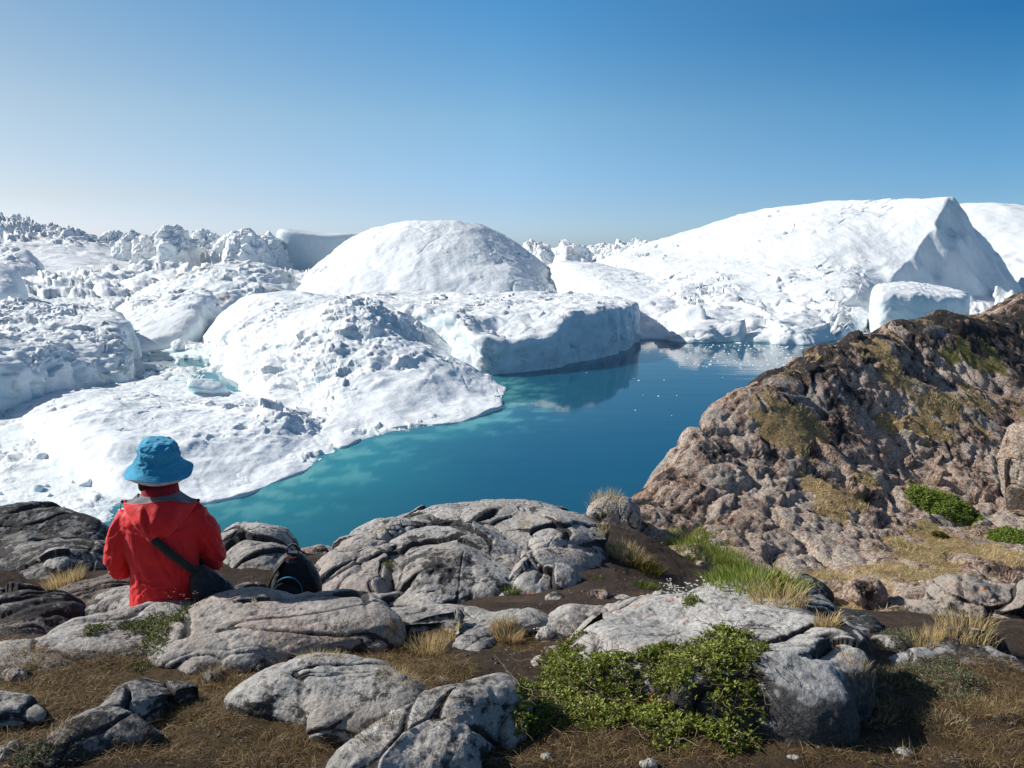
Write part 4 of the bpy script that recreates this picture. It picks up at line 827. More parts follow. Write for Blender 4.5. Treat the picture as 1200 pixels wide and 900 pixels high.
def leaves(C, D, L, W, rnd=None, cup=.25):
    """pointed oval leaves from base C along unit D"""
    n = len(C); up = np.array([0, 0, 1.]); S = np.cross(D, up); S /= np.linalg.norm(S, axis=1)[:, None]+1e-9; N = np.cross(S, D)
    a = (RNG.rand(n)-.5)*1.6; S, N = S*np.cos(a)[:, None]+N*np.sin(a)[:, None], N*np.cos(a)[:, None]-S*np.sin(a)[:, None]
    L = L[:, None]; W = W[:, None]; V = np.empty((n, 6, 3))
    V[:, 0] = C; V[:, 1] = C+D*L*.35+S*W*.5+N*W*cup; V[:, 2] = C+D*L*.35-S*W*.5+N*W*cup
    V[:, 3] = C+D*L*.72+S*W*.38+N*W*cup*.6-N*L*.02; V[:, 4] = C+D*L*.72-S*W*.38+N*W*cup*.6-N*L*.02; V[:, 5] = C+D*L-N*L*.12
    mid = C+D*L*.5
    o = np.arange(n)[:, None]*6
    T3 = np.concatenate([o+[0, 1, 2], o+[3, 5, 4]]); Q = o+[1, 3, 4, 2]
    r = RNG.rand(n) if rnd is None else rnd
    return V.reshape(-1, 3), Q, T3, np.repeat(r, 6)
def emit(name, parts, mat, parent=None, base=None):
    V, F, A = [], [], []; off = 0
    for v, q, t3, r in parts:
        V.append(v); F.append(q+off); F.append(t3+off); A.append(r); off += len(v)
    V = np.vstack(V)
    if base is not None: V = V-np.array(base)
    return mesh_np(name, V, F, mat, {'rnd': np.concatenate(A)}, smooth=True, parent=parent)
def tuft(px, py, rad, L, n, label, mat=M_STRAW, wd=.0022, name='grass_tuft', group='tufts of grass', k0=.15, k1=.9, wind=None, pt=None, cat='grass tuft'):
    p = pt if pt is not None else hit(px, py)[0]
    if p is None: return
    r = rad*np.sqrt(RNG.rand(n)); a = RNG.rand(n)*6.28; x = p[0]+r*np.cos(a); y = p[1]+r*np.sin(a)
    z = np.array([(lambda h: h[2] if h is not None else p[2])(drop(x[i], y[i], p[2]+.4)[0]) for i in range(n)])
    z = np.where(np.abs(z-p[2]) > rad*2+.1, p[2], z)
    az = a+RNG.randn(n)*.7
    if wind is not None: az = np.where(RNG.rand(n) < .5, wind+RNG.randn(n)*.5, az)
    kk = k0+(k1-k0)*(r/rad)*RNG.rand(n)+.1*RNG.rand(n)
    o = emit(name, [blades(np.column_stack([x, y, z-.005]), L*(.55+.6*RNG.rand(n)), az, kk, np.full(n, wd))], mat, base=(p[0], p[1], p[2]))
    o.location = p; tag(o, label, cat, group); return o
GT_ = None
tuft(500, 762, .085, .085, 420, 'golden dry grass tuft between the front slabs, below the middle outcrop', group=None)
tuft(525, 748, .06, .06, 220, 'short straw coloured tuft right beside the golden dry grass tuft', group=None)
tuft(470, 752, .07, .06, 240, 'sparse brown tuft at the end of the long smooth slab', M_LITTER, group=None)
tuft(594, 748, .075, .075, 600, 'dense rounded tan tuft on bare soil right of the slab tongue', group=None, k1=1.1)
tuft(75, 684, .12, .12, 420, 'wiry dry grass tuft among the dark rocks left of the person', group=None)
tuft(708, 384+228, .22, .14, 420, 'golden grass clump above the water at the end of the path', group=None, wd=.004)
tuft(735, 655, .16, .14, 420, 'tall dry grass clump between the path and the hillside', group=None, wd=.004)
tuft(758, 668, .12, .12, 300, 'yellow green grass clump in front of the tall dry clump', M_MOSS, group=None, wd=.004)
tuft(715, 648, .11, .11, 240, 'thin dry grass clump at the left of the tall dry clump', group=None, wd=.004)
tuft(700, 678, .045, .03, 110, 'tiny green grass sprig in the middle of the path', M_GREEN, group=None, wd=.0035)
tuft(757, 688, .09, .05, 320, 'bright green low grass patch beside the white flowers', M_GREEN, group=None, wd=.0035)
tuft(600, 696, .06, .055, 220, 'small green grass tuft at the foot of the middle outcrop', M_GREEN, group=None, wd=.003)
tuft(912, 702, .13, .10, 260, 'dry tuft against the low black rock in the gully', group=None, wd=.004)
tuft(968, 735, .05, .07, 200, 'dry grass tuft growing from the right shoulder of the biggest rock', group=None, wd=.003)
tuft(1085, 752, .07, .09, 260, 'dry yellow tuft on the soil before the right rock ledge', group=None, wd=.003)
tuft(1130, 745, .13, .12, 300, 'golden grass against the orange lichen rock', group=None, wd=.004)
tuft(448, 620, .03, .03, 90, 'tiny dry tuft in a crack of the middle outcrop', group=None)
tuft(458, 665, .05, .05, 160, 'green and white cushion in the cleft of the middle outcrop', M_YGR, group=None)
tuft(615, 615, .06, .035, 160, 'thin golden grass line below the summit block', group=None)
# bottom left and right: separate low tufts
spots = [(20, 770), (52, 790), (90, 800), (130, 790), (40, 808), (70, 860), (230, 840), (260, 868), (40, 880), (190, 880), (330, 850), (150, 880), (250, 800), (330, 765), (400, 760), (430, 770), (465, 790), (440, 862), (500, 830), (520, 792), (365, 762), (300, 872), (110, 775), (10, 740)]
for i, (px, py) in enumerate(spots):
    tuft(px+RNG.randn()*6, py+RNG.randn()*3, .07+.04*RNG.rand(), .022+.022*RNG.rand(), 260, 'low brown dry tuft in the trodden moss at bottom left', M_LITTER if i % 4 else M_STRAW, group='low dry tufts at the bottom left', wd=.0018, k0=.4, k1=1.5)
spots = [(1040, 800), (1075, 812), (1110, 820), (1150, 835), (1180, 850), (1060, 840), (1100, 850), (1130, 868), (1170, 880), (1020, 790), (1190, 830), (1090, 795)]
for i, (px, py) in enumerate(spots):
    tuft(px+RNG.randn()*6, py+RNG.randn()*3, .08+.05*RNG.rand(), .028+.028*RNG.rand(), 340, 'dry wispy tuft on the soil at bottom right', M_STRAW if i % 3 == 0 else M_LITTER, group='dry wispy tufts at the bottom right', wd=.0018, k0=.3, k1=1.4)
# litter of stems over the moss
def zone_points(poly, n, zref):
    b0, b1 = poly.min(0), poly.max(0); out = []
    while len(out) < n:
        q = b0+(b1-b0)*RNG.rand(4000, 2); q = q[inpoly(q, poly)]; out += list(q)
    q = np.array(out[:n]); z = np.full(n, -99.); nz_ = np.zeros(n)
    for i in range(n):
        h, nn_ = drop(q[i, 0], q[i, 1], zref)
        if h is not None: z[i] = h[2]; nz_[i] = nn_[2]
    return np.column_stack([q, z]), nz_
GZ = lambda p: ground_z(p[:, :2])
lit = []
for poly, n in zip(straw_p := strawpoly, (30000, 12000, 14000, 11000, 3500)):
    C, nz_ = zone_points(poly, n, 29.4); dens = fbm(C*np.array([3, 3, 0.]), 3, 402)
    m = (np.abs(C[:, 2]-GZ(C)) < .03) & (dens > -.32+.3*RNG.rand(n)); C = C[m]; k = len(C)
    lit.append(blades(C-np.array([0, 0, .003]), .018+.05*RNG.rand(k)**2, RNG.rand(k)*6.28, .8+1.6*RNG.rand(k), np.full(k, .0019), sag=.55))
ob = emit('dry_ground_litter', lit, M_LITTER); tag(ob, 'mat of dry brown stems and moss covering the soil between the rocks', 'ground cover', kind='stuff')
# creeping leaf zones -------------------------------------------------
def hitpoly(pts):
    out = [hit(a, b)[0] for a, b in pts]; return np.array([[p[0], p[1]] for p in out if p is not None])
def leafmass(poly, n, lo, hi, L0, L1, per=6, dens_s=6., thr=-.3, zref=29.6, updir=.9, edge=.06, wr=.38):
    C, nz_ = zone_points(poly, n, zref); d = dpoly(C[:, :2], poly)
    m = (fbm(C*dens_s*np.array([1, 1, 0]), 3, 77) > thr+.35*np.exp(-d/edge)) & (C[:, 2] > 0); C = C[m]; d = d[m]; n = len(C)
    h = (lo+(hi-lo)*RNG.rand(n))*np.clip(d/edge, .12, 1)*(.75+.5*fbm(C*9, 2, 5)); tip = C+np.column_stack([RNG.randn(n)*.012, RNG.randn(n)*.012, h])
    cc = np.repeat(tip, per, 0); k = len(cc); az = RNG.rand(k)*6.28; el = .25+updir*RNG.rand(k)
    D = np.column_stack([np.cos(az)*np.cos(el), np.sin(az)*np.cos(el), np.sin(el)]); Ls = L0+(L1-L0)*RNG.rand(k)
    base = np.repeat(RNG.rand(n), per)*.6+RNG.rand(k)*.4
    lv = leaves(cc, D, Ls, Ls*wr, base*np.clip(.35+.75*np.repeat(h/max(hi, 1e-4), per), 0, 1)+.05)
    st = blades(C, np.linalg.norm(tip-C, axis=1)*1.05, np.arctan2(tip[:, 1]-C[:, 1], tip[:, 0]-C[:, 0]), np.full(n, .15), np.full(n, .002), sag=0)
    return lv, st, C
wp = hitpoly([(604, 862), (606, 822), (622, 790), (648, 764), (690, 742), (676, 758), (692, 774), (740, 772), (780, 756), (842, 738), (886, 748), (898, 775), (870, 790), (893, 800), (905, 828), (892, 862), (862, 884), (800, 880), (740, 872), (690, 858), (650, 852)])
lv, st, C = leafmass(wp, 10500, .010, .070, .008, .019, 6, 7., -.34, 29.6, .9, .08)
r = empty('willow_shrub', (float(C[:, 0].mean()), float(C[:, 1].mean()), float(C[:, 2].min()))); tag(r, 'bright green low willow shrub spilling over the biggest foreground rock', 'shrub')
B0 = tuple(r.location); emit('foliage', [lv], M_WIL, r, B0); 
tw = []
for k in range(420):
    p = C[RNG.randint(len(C))]; n_ = 8; az = RNG.rand()*6.28; q = p+np.array([0, 0, .02]); pts = [q.copy()]
    for s_ in range(n_): az += RNG.randn()*.35; q = q+np.array([math.cos(az)*.02, math.sin(az)*.02, RNG.randn()*.006+.002]); pts.append(q.copy())
    pts = np.array(pts); tw.append(pts)
def tubes(lines, rad, rnd=None):
    V, F, A = [], [], []; off = 0
    for pts in lines:
        m = len(pts); t = np.gradient(pts, axis=0); t /= np.linalg.norm(t, axis=1)[:, None]+1e-9; u = np.cross(t, [.3, .2, 1.]); u /= np.linalg.norm(u, axis=1)[:, None]+1e-9; v = np.cross(t, u)
        r_ = rad*np.linspace(1, .5, m)[:, None]
        R_ = np.stack([pts+r_*(u*math.cos(a)+v*math.sin(a)) for a in (0, 1.57, 3.14, 4.71)], 1); V.append(R_.reshape(-1, 3)); F.append(grid_faces(m, 4, True, off)); off += 4*m; A.append(np.full(4*m, RNG.rand()))
    return np.vstack(V), np.vstack(F), np.zeros((0, 3), int), np.concatenate(A)
emit('stem', [st], M_TWIG, r, B0); emit('dead_twigs', [tubes(tw, .0016)], M_TWIG, r, B0)
# creeper on the lower left slab
cp = hitpoly([(92, 738), (140, 728), (175, 722), (205, 712), (232, 710), (215, 730), (200, 742), (192, 765), (185, 785), (160, 790), (150, 770), (168, 745), (130, 742), (100, 748)])
lv, st, C = leafmass(cp, 1500, .004, .022, .006, .013, 6, 9., -.25, 29.6, .6, .03)
r = empty('creeping_plant', (float(C[:, 0].mean()), float(C[:, 1].mean()), float(C[:, 2].min()))); tag(r, 'yellow green creeping plant across the slab behind which the person sits', 'plant')
B0 = tuple(r.location); emit('foliage', [lv], M_YGR, r, B0); emit('stem', [st], M_TWIG, r, B0)
for pts, lab, mt, n, hh, Ls in [([(800, 705), (812, 700), (818, 706), (806, 712)], 'few green leaves in the crack of the pale bedrock shelf', M_WIL, 90, .03, .014),
    ([(1040, 785), (1110, 772), (1160, 800), (1150, 830), (1090, 822)], 'grey green leafy mat on the soil at right', M_GREYG, 1500, .03, .012),
    ([(1025, 742), (1080, 738), (1092, 752), (1050, 764)], 'pale grey green cushion plant right of the biggest foreground rock', M_GREYG, 800, .02, .012),
    ([(10, 895), (30, 872), (60, 872), (70, 892), (40, 902)], 'pale leafed little plant in the bottom left corner', M_GREYG, 260, .03, .013),
    ([(570, 735), (590, 728), (622, 735), (615, 752), (580, 752)], 'sprig of grey leaves around the tan tuft', M_GREYG, 160, .03, .010),
    ([(625, 818), (640, 812), (650, 830), (636, 838)], 'small grey leaved plant beside the upright stone', M_GREYG, 150, .02, .010),
    ([(895, 690), (930, 682), (948, 695), (925, 702)], 'dark green moss cushion at the foot of the hillside', M_MOSS, 900, .05, .02)]:
    pp = hitpoly(pts); lv, st, C = leafmass(pp, n, .005, hh, Ls*.6, Ls, 5, 9., -.6, 29.6, .9, .03)
    r = empty('low_plant', (float(C[:, 0].mean()), float(C[:, 1].mean()), float(C[:, 2].min()))); tag(r, lab, 'plant'); B0 = tuple(r.location)
    emit('foliage', [lv], mt, r, B0); emit('stem', [st], M_TWIG, r, B0)
# white flowers at the path end and dead flower stalks
def flowers(pts, n, label, h0, h1, fr, stem_mat=M_GREYG, head=M_WHITE, sp=True):
    pp = hitpoly(pts); C, _ = zone_points(pp, n, 29.6); C = C[C[:, 2] > 0]; n = len(C)
    H_ = h0+(h1-h0)*RNG.rand(n); az = RNG.rand(n)*6.28; st = blades(C, H_, az, .3*RNG.rand(n), np.full(n, .0022*max(1, fr/.006)), sag=0)
    tops = C+np.column_stack([np.zeros(n), np.zeros(n), H_]); cc = np.repeat(tops, 5, 0); k = len(cc); a2 = np.tile(np.arange(5)*1.257, n)+np.repeat(az, 5)
    D = np.column_stack([np.cos(a2)*.9, np.sin(a2)*.9, np.full(k, .35)]); D /= np.linalg.norm(D, axis=1)[:, None]
    r = empty('flower_clump', (float(C[:, 0].mean()), float(C[:, 1].mean()), float(C[:, 2].min()))); tag(r, label, 'flowers'); B0 = tuple(r.location)
    emit('stem', [st], stem_mat, r, B0); emit('petals', [leaves(cc, D, np.full(k, fr*1.1), np.full(k, fr*.9))], head, r, B0)
flowers([(772, 692), (785, 682), (830, 692), (848, 702), (800, 704)], 150, 'clump of small white flowers at the end of the path', .02, .06, .007)
flowers([(190, 712), (210, 706), (235, 707), (220, 716)], 16, 'thin reddish dried flower stalks beside the seated person', .04, .085, .006, M_TWIG, M_TWIG)
flowers([(455, 858), (460, 852), (464, 858)], 3, 'single white flower in front of the bluish white boulder', .05, .07, .008, M_TWIG)
flowers([(640, 735), (600, 730), (592, 736), (610, 742)], 9, 'few white seed heads over the tan tuft', .03, .07, .006, M_TWIG)
# turf on the hillside (too many blades to count)
m = HVEG > .38; idx = np.where(m)[0]; wts = np.clip(HVEG[idx]-.3, 0, 1)**.6*(.25+sst(fbm(HP[idx]*3, 3, 99), -.15, .25)); far_ = HP[idx, 1]
sel = idx[RNG.choice(len(idx), 34000, p=wts/wts.sum())]
jit = RNG.randn(len(sel), 3)*np.array([.02, .02, 0]); C = HP[sel]+jit-np.array([0, 0, .01]); g_ = HGR[sel] > .35+.2*RNG.rand(len(sel))
L_ = (.02+.035*RNG.rand(len(sel)))*(.5+.7*HVEG[sel]); wd = .005+.0003*HP[sel, 1]
for mask, mt, lab in ((~g_, M_STRAW, 'dry golden grass filling the ledges and joints of the hillside'), (g_, M_GREEN, 'green and mossy grass patches on the hillside')):
    c_ = C[mask]; n = len(c_); cl = fbm(c_*2.5, 3, 9)
    ob = emit('hillside_grass', [blades(c_, L_[mask]*np.clip(1+cl*2.6, .35, 2.4), RNG.rand(n)*6.28, .3+.9*RNG.rand(n), wd[mask], rnd=np.clip(.68+cl*.8+RNG.randn(n)*.14, 0, .97))], mt); tag(ob, lab, 'grass', kind='stuff')
def bushmass(px, py, rad, hgt, n, lab, mat, Ls=.04):
    p = hit(px, py)[0]; q = RNG.rand(n)*6.28; r_ = rad*np.sqrt(RNG.rand(n)); x = p[0]+r_*np.cos(q); y = p[1]+r_*np.sin(q)*.8
    z = np.array([(lambda h: h[2] if h is not None else p[2])(drop(x[i], y[i], p[2]+1)[0]) for i in range(n)])
    hh = hgt*(1-(r_/rad)**2)*(.6+.4*RNG.rand(n))*(1+.5*fbm(np.column_stack([x, y, z])*4, 2, 3)); C = np.column_stack([x, y, z+hh]); cc = np.repeat(C, 5, 0); k = len(cc)
    az = RNG.rand(k)*6.28; el = RNG.rand(k)*1.2; D = np.column_stack([np.cos(az)*np.cos(el), np.sin(az)*np.cos(el), np.sin(el)])
    r = empty('hillside_shrub', tuple(p)); tag(r, lab, 'shrub'); B0 = tuple(p)
    emit('foliage', [leaves(cc, D, np.full(k, Ls)*(.6+.6*RNG.rand(k)), np.full(k, Ls*.5))], mat, r, B0)
    emit('stem', [blades(np.column_stack([x, y, z]), hh, az[:n], np.full(n, .1), np.full(n, .006), sag=0)], M_TWIG, r, B0)
M_SHR = plant_mat('hill_shrub_leaf', [(0, (.12, .17, .03)), (.5, (.24, .34, .05)), (1, (.38, .46, .12))], .55, .4)
bushmass(1105, 594, .52, .12, 2300, 'green bushy shrub on the hillside, the largest green patch there', M_SHR, .03)
bushmass(1185, 630, .28, .07, 600, 'green shrub at the right edge of the hillside', M_SHR, .03)
M_GRB = plant_mat('fresh_grass', [(0, (.12, .17, .03)), (.5, (.26, .34, .05)), (.85, (.42, .44, .12)), (1, (.55, .45, .20))], .6, .4)
for px, py, L_g, lab in ((806, 634, .10, 'fresh green grass tuft at the top of the green strip at the cliff foot'), (826, 643, .12, 'second fresh green grass tuft down the green strip at the cliff foot'), (846, 655, .12, 'middle fresh green tuft of the green strip below the hillside rocks'), (866, 670, .12, 'yellow tipped green grass tuft low on the strip at the cliff foot'), (884, 682, .10, 'lowest fresh green grass tuft of the strip at the cliff foot')):
    tuft(px, py, .24, L_g, 620, lab, M_GRB, group=None, wd=.006)
bushmass(1100, 628, .10, .07, 200, 'small yellow green moss mound below the green hillside shrub', M_MOSS, .025)
# pebbles on the path
q = np.vstack([zone_points(hitpoly(p_), n_, 29.5)[0] for p_, n_ in [([(610, 712), (690, 660), (720, 625), (760, 660), (800, 700), (700, 705)], 420), ([(500, 790), (560, 760), (660, 740), (640, 800), (560, 830)], 260), ([(250, 830), (420, 860), (420, 895), (250, 895)], 220), ([(900, 885), (1000, 840), (1190, 880), (1100, 898)], 240), ([(1010, 760), (1070, 742), (1090, 765), (1040, 800)], 120)]])
q = q[np.abs(q[:, 2]-GZ(q)) < .03]
ico = np.array([[0, 0, 1], [.9, 0, .3], [.28, .85, .3], [-.72, .53, .3], [-.72, -.53, .3], [.28, -.85, .3], [0, 0, -.6]]); tri = np.array([[0, 1, 2], [0, 2, 3], [0, 3, 4], [0, 4, 5], [0, 5, 1], [6, 2, 1], [6, 3, 2], [6, 4, 3], [6, 5, 4], [6, 1, 5]])
t = NT('pebble_grey'); PEB = t.done(t.pbr(t.mix(t.noise(t.pos(), 60), (.05, .042, .036), (.24, .22, .2)), .9))
n = len(q); s_ = (.002+.008*RNG.rand(n)**4)[:, None, None]; V = q[:, None]+ico[None]*s_*(1+.35*RNG.randn(n, 7, 1))*np.array([1, 1, .6]); F = (np.arange(n)[:, None, None]*7+tri[None]).reshape(-1, 3)
ob = mesh_np('gravel', V.reshape(-1, 3), F, PEB, {'cav': np.zeros(n*7)}, smooth=False); tag(ob, 'small pebbles strewn over the bare dark soil', 'gravel', kind='stuff')
# ================================================================ PERSON, BAG, BACKPACK
def fabric(name, col, rough=.75, wr=.0015, sc=1., col2=None, weave=900):
    t = NT(name); P = t.obj(); n = t.noise(P, 9*sc, 5, .6, .3)
    c = t.mix(t.mr(n, .3, .75), col, col2 or tuple(v*.72 for v in col))
    h = t.math('ADD', t.noise(P, 22*sc, 4, .6, .8), t.math('MULTIPLY', t.noise(P, weave, 2, .5), .12))
    return t.done(t.pbr(c, rough, t.bump(h, wr*2, .8), spec=.3, **{'Sheen Weight': .15}))
RED = fabric('red_shell_fabric', (.84, .016, .016), .55, .003, 1., (.70, .010, .014)); REDIN = fabric('red_collar_fabric', (.40, .008, .02)); LINING = fabric('grey_lining', (.20, .20, .22)); BLUEF = fabric('blue_cotton', (.035, .29, .46), .85, .0014, 1.4, (.06, .40, .60))
BLACKF = fabric('black_nylon', (.017, .017, .019), .5, .002); NAVY = fabric('navy_trousers', (.02, .022, .03)); BOOT = fabric('boot_leather', (.06, .04, .025)); CYAN = fabric('cyan_piping', (.02, .30, .46)); REDT = fabric('red_thread', (.5, .02, .02))
t = NT('skin'); SKIN = t.done(t.pbr(t.mix(t.noise(t.obj(), 20), (.52, .30, .21), (.46, .25, .17)), .5))
t = NT('hair'); P = t.obj(); HAIR = t.done(t.pbr(t.mix(t.noise(t.map(P, (60, 60, 4)), 3, 3), (.030, .014, .008), (.085, .040, .022)), .45, t.bump(t.noise(t.map(P, (90, 90, 3)), 3, 2), .004)))
t = NT('brim_print'); P = t.obj(); xs = t.xyz(P)
an = t.math('MULTIPLY', t.math('ARCTAN2', xs[0], xs[1]), 15.); zz = t.math('SUBTRACT', t.math('MULTIPLY', t.math('SINE', an), .5), t.math('MULTIPLY', t.math('FRACT', t.math('MULTIPLY', xs[2], 55.)), 1.2))
pk = t.math('MULTIPLY', t.mr(zz, -.15, -.05), t.mr(zz, .12, .05)); BRIMIN = t.done(t.pbr(t.mix(pk, (.72, .72, .72), (.06, .20, .36)), .8))
YAW = math.radians(14); PX0 = at(196, 700, 3.86); SEAT = 28.17
PR = empty('person', (float(PX0[0]), float(PX0[1]), SEAT)); PR.rotation_euler = (0, 0, YAW); PR.scale = (.92, .95, 1.02)
tag(PR, 'person sitting with their back to us in a red hooded jacket and blue sun hat', 'person')
def ring_loft(name, rings, mat=None, nt=64, parent=None, cap=True, dispf=None):
    """rings: (cx, cy, cz, half width, half depth[, exponent])"""
    a = np.linspace(0, 2*math.pi, nt, endpoint=False); G = []
    R_ = np.array([list(r)+[2.2]*(6-len(r)) for r in rings]); m = 12*(len(R_)-1)+1; u = np.linspace(0, len(R_)-1, m); Ri = np.column_stack([np.interp(u, np.arange(len(R_)), R_[:, i]) for i in range(6)])
    ker = np.ones(7)/7; 
    for i in range(6): Ri[:, i] = np.convolve(np.pad(Ri[:, i], 3, 'edge'), ker, 'valid')
    for cx, cy, cz, w_, d_, e_ in Ri:
        c_, s_ = np.cos(a), np.sin(a); G.append(np.column_stack([cx+w_*np.sign(c_)*np.abs(c_)**(2/e_), cy+d_*np.sign(s_)*np.abs(s_)**(2/e_), np.full(nt, cz)]))
    G = np.array(G); 
    if dispf: G = dispf(G)
    V = G.reshape(-1, 3); F = [grid_faces(m, nt, True)]
    if cap:
        V = np.vstack([V, G[0].mean(0), G[-1].mean(0)]); j = np.arange(nt); k = (j+1) % nt; b = m*nt
        F.append(np.stack([np.full(nt, b), k, j], -1)); F.append(np.stack([np.full(nt, b+1), (m-1)*nt+j, (m-1)*nt+k], -1))
    return mesh_np(name, V, F, mat, parent=parent)
def limb(pts, rads, n=14):
    """tapered tube through joints, world-free array"""
    pts = np.array(pts, float); u = np.linspace(0, len(pts)-1, n*(len(pts)-1)+1); P_ = np.column_stack([np.interp(u, np.arange(len(pts)), pts[:, i]) for i in range(3)]); r_ = np.interp(u, np.arange(len(pts)), rads)
    for _ in range(3):
        Q_ = P_.copy(); Q_[1:-1] = (P_[:-2]+P_[1:-1]*2+P_[2:])/4; P_ = Q_
    t = np.gradient(P_, axis=0); t /= np.linalg.norm(t, axis=1)[:, None]; up = np.array([.21, .13, .97]) if abs(t[:, 2]).mean() < .8 else np.array([1., .1, 0]); a1 = np.cross(t, up); a1 /= np.linalg.norm(a1, axis=1)[:, None]; a2 = np.cross(t, a1)
    a = np.linspace(0, 2*math.pi, 20, endpoint=False); G = np.stack([P_+r_[:, None]*(a1*math.cos(q)+a2*math.sin(q)) for q in a], 1)
    m = len(P_); V = np.vstack([G.reshape(-1, 3), P_[0]-t[0]*rads[0]*.6, P_[-1]+t[-1]*rads[-1]*.6]); j = np.arange(20); k = (j+1) % 20
    F = np.vstack([grid_faces(m, 20, True)]); T = np.vstack([np.stack([np.full(20, m*20), k, j], -1), np.stack([np.full(20, m*20+1), (m-1)*20+j, (m-1)*20+k], -1)])
    return V, F, T
def ball(c, r, nu=24, nv=32, f=None):
    u, v = np.meshgrid(np.linspace(0, math.pi, nu), np.linspace(0, 2*math.pi, nv, endpoint=False), indexing='ij'); D = np.stack([np.sin(u)*np.cos(v), np.sin(u)*np.sin(v), np.cos(u)], -1).reshape(-1, 3)
    V = D*np.array(r); 
    if f: V = f(D, V)
    return V+np.array(c), grid_faces(nu, nv, True), np.zeros((0, 3), int)
def fuse(name, pieces, mat, voxel, smooth_it, parent, dispf=None, label=None):
    V, F = [], []; off = 0
    for v, f, t3 in pieces: V.append(v); F.append(f+off); F.append(t3+off); off += len(v)
    o = mesh_np('tmp', np.vstack(V), F, mat); md = o.modifiers.new('r', 'REMESH'); md.mode = 'VOXEL'; md.voxel_size = voxel; md.use_smooth_shade = True
    s_ = o.modifiers.new('s', 'SMOOTH'); s_.iterations = smooth_it; s_.factor = .5
    dg = bpy.context.evaluated_depsgraph_get(); me = bpy.data.meshes.new_from_object(o.evaluated_get(dg)); bpy.data.objects.remove(o)
    if dispf:
        n = len(me.vertices); c = np.empty(n*3, np.float32); me.vertices.foreach_get('co', c); nn_ = np.empty(n*3, np.float32); me.vertex_normals.foreach_get('vector', nn_)
        c = c.reshape(-1, 3); nn_ = nn_.reshape(-1, 3); c = c+nn_*dispf(c)[:, None]; me.vertices.foreach_set('co', c.astype(np.float32).ravel()); me.update()
    me.materials.clear(); me.materials.append(mat); o = bpy.data.objects.new(name, me); COL.objects.link(o); o.parent = parent; return o
def torso(rings, nt=48):
    o = ring_loft('tmp2', rings, nt=nt); me = o.data; n = len(me.vertices); c = np.empty(n*3, np.float32); me.vertices.foreach_get('co', c)
    q = np.array([p.vertices[:] for p in me.polygons if len(p.vertices) == 4]); t3 = np.array([p.vertices[:] for p in me.polygons if len(p.vertices) == 3]); bpy.data.objects.remove(o); return c.reshape(-1, 3).copy(), q, t3
# --- body: one continuous surface with head, arms, hands, legs
HC = (0.005, .055, .745)
def head_f(D, V):
    V = V.copy(); x, y, z = D[:, 0], D[:, 1], D[:, 2]
    V[:, 1] += .020*np.exp(-(x/.16)**2-((z+.12)/.22)**2)*(y > 0)                     # nose
    V[:, 1] -= .008*(np.exp(-((np.abs(x)-.36)/.16)**2-((z-.05)/.14)**2))*(y > 0)     # eye sockets
    V[:, 1] += .007*np.exp(-(x/.3)**2-((z+.50)/.10)**2)*(y > 0)                      # lips
    V[:, 1] += .012*np.exp(-(x/.3)**2-((z+.82)/.2)**2)*(y > 0)                       # chin
    V[:, 0] *= 1-.18*np.clip(-z, 0, 1); return V
pieces = [torso([(0, .0, -.02, .155, .11), (0, .0, .08, .165, .12), (0, .0, .2, .14, .10), (0, .01, .35, .155, .105), (0, .02, .46, .165, .09), (0, .03, .53, .11, .07), (0, .04, .58, .055, .058), (0, .045, .68, .052, .055)]),
          ball(HC, (.074, .092, .115), 40, 48, head_f), ball((HC[0]-.078, .05, .735), (.012, .020, .032)), ball((HC[0]+.076, .05, .735), (.012, .020, .032))]
for s_ in (-1, 1):
    W_ = np.array([s_*.075, .335, .155])
    pieces.append(limb([(s_*.15, .03, .49), (s_*.235, .05, .27), W_], [.048, .040, .026]))
    pieces.append(limb([W_, W_+[-s_*.02, .03, -.012], W_+[-s_*.045, .07, -.03]], [.024, .032, .030], 8))
    for k in range(4):                                       # fingers of unequal length, curled over the knee
        f0 = W_+np.array([-s_*(.065-.019*k)+s_*.0, .085-.006*abs(k-1.5), -.030]); l = [.88, 1, .95, .76][k]
        pieces.append(limb([f0, f0+np.array([-s_*.008, .032*l, -.006]), f0+np.array([-s_*.010, .050*l, -.024]), f0+np.array([-s_*.010, .052*l, -.044])], [.0092, .0085, .0078, .007], 6))
    pieces.append(limb([W_+[-s_*.035, .03, -.012], W_+[-s_*.066, .045, -.008], W_+[-s_*.078, .072, -.018]], [.012, .0105, .009], 6))
    pieces.append(limb([(s_*.09, .02, .06), (s_*.10, .46, .08), (s_*.11, .52, -.34), (s_*.11, .50, -.40)], [.082, .056, .036, .036]))
    pieces.append(limb([(s_*.11, .47, -.41), (s_*.115, .56, -.42), (s_*.12, .64, -.435)], [.036, .036, .026], 8))
BODY = fuse('body', pieces, SKIN, .0055, 3, PR)
for s_ in (-1, 1):
    v, f, t3 = ball((HC[0]+s_*.028, HC[1]+.083, HC[2]+.006), (.0115, .0115, .0115), 14, 18); e = mesh_np('eye', v, f, fabric('eye_white' if s_ < 0 else 'eye_white_b', (.75, .74, .7), .2), parent=PR)
    v, f, t3 = ball((HC[0]+s_*.028, HC[1]+.0925, HC[2]+.006), (.005, .003, .005), 10, 12); mesh_np('iris', v, f, HAIR, parent=e)
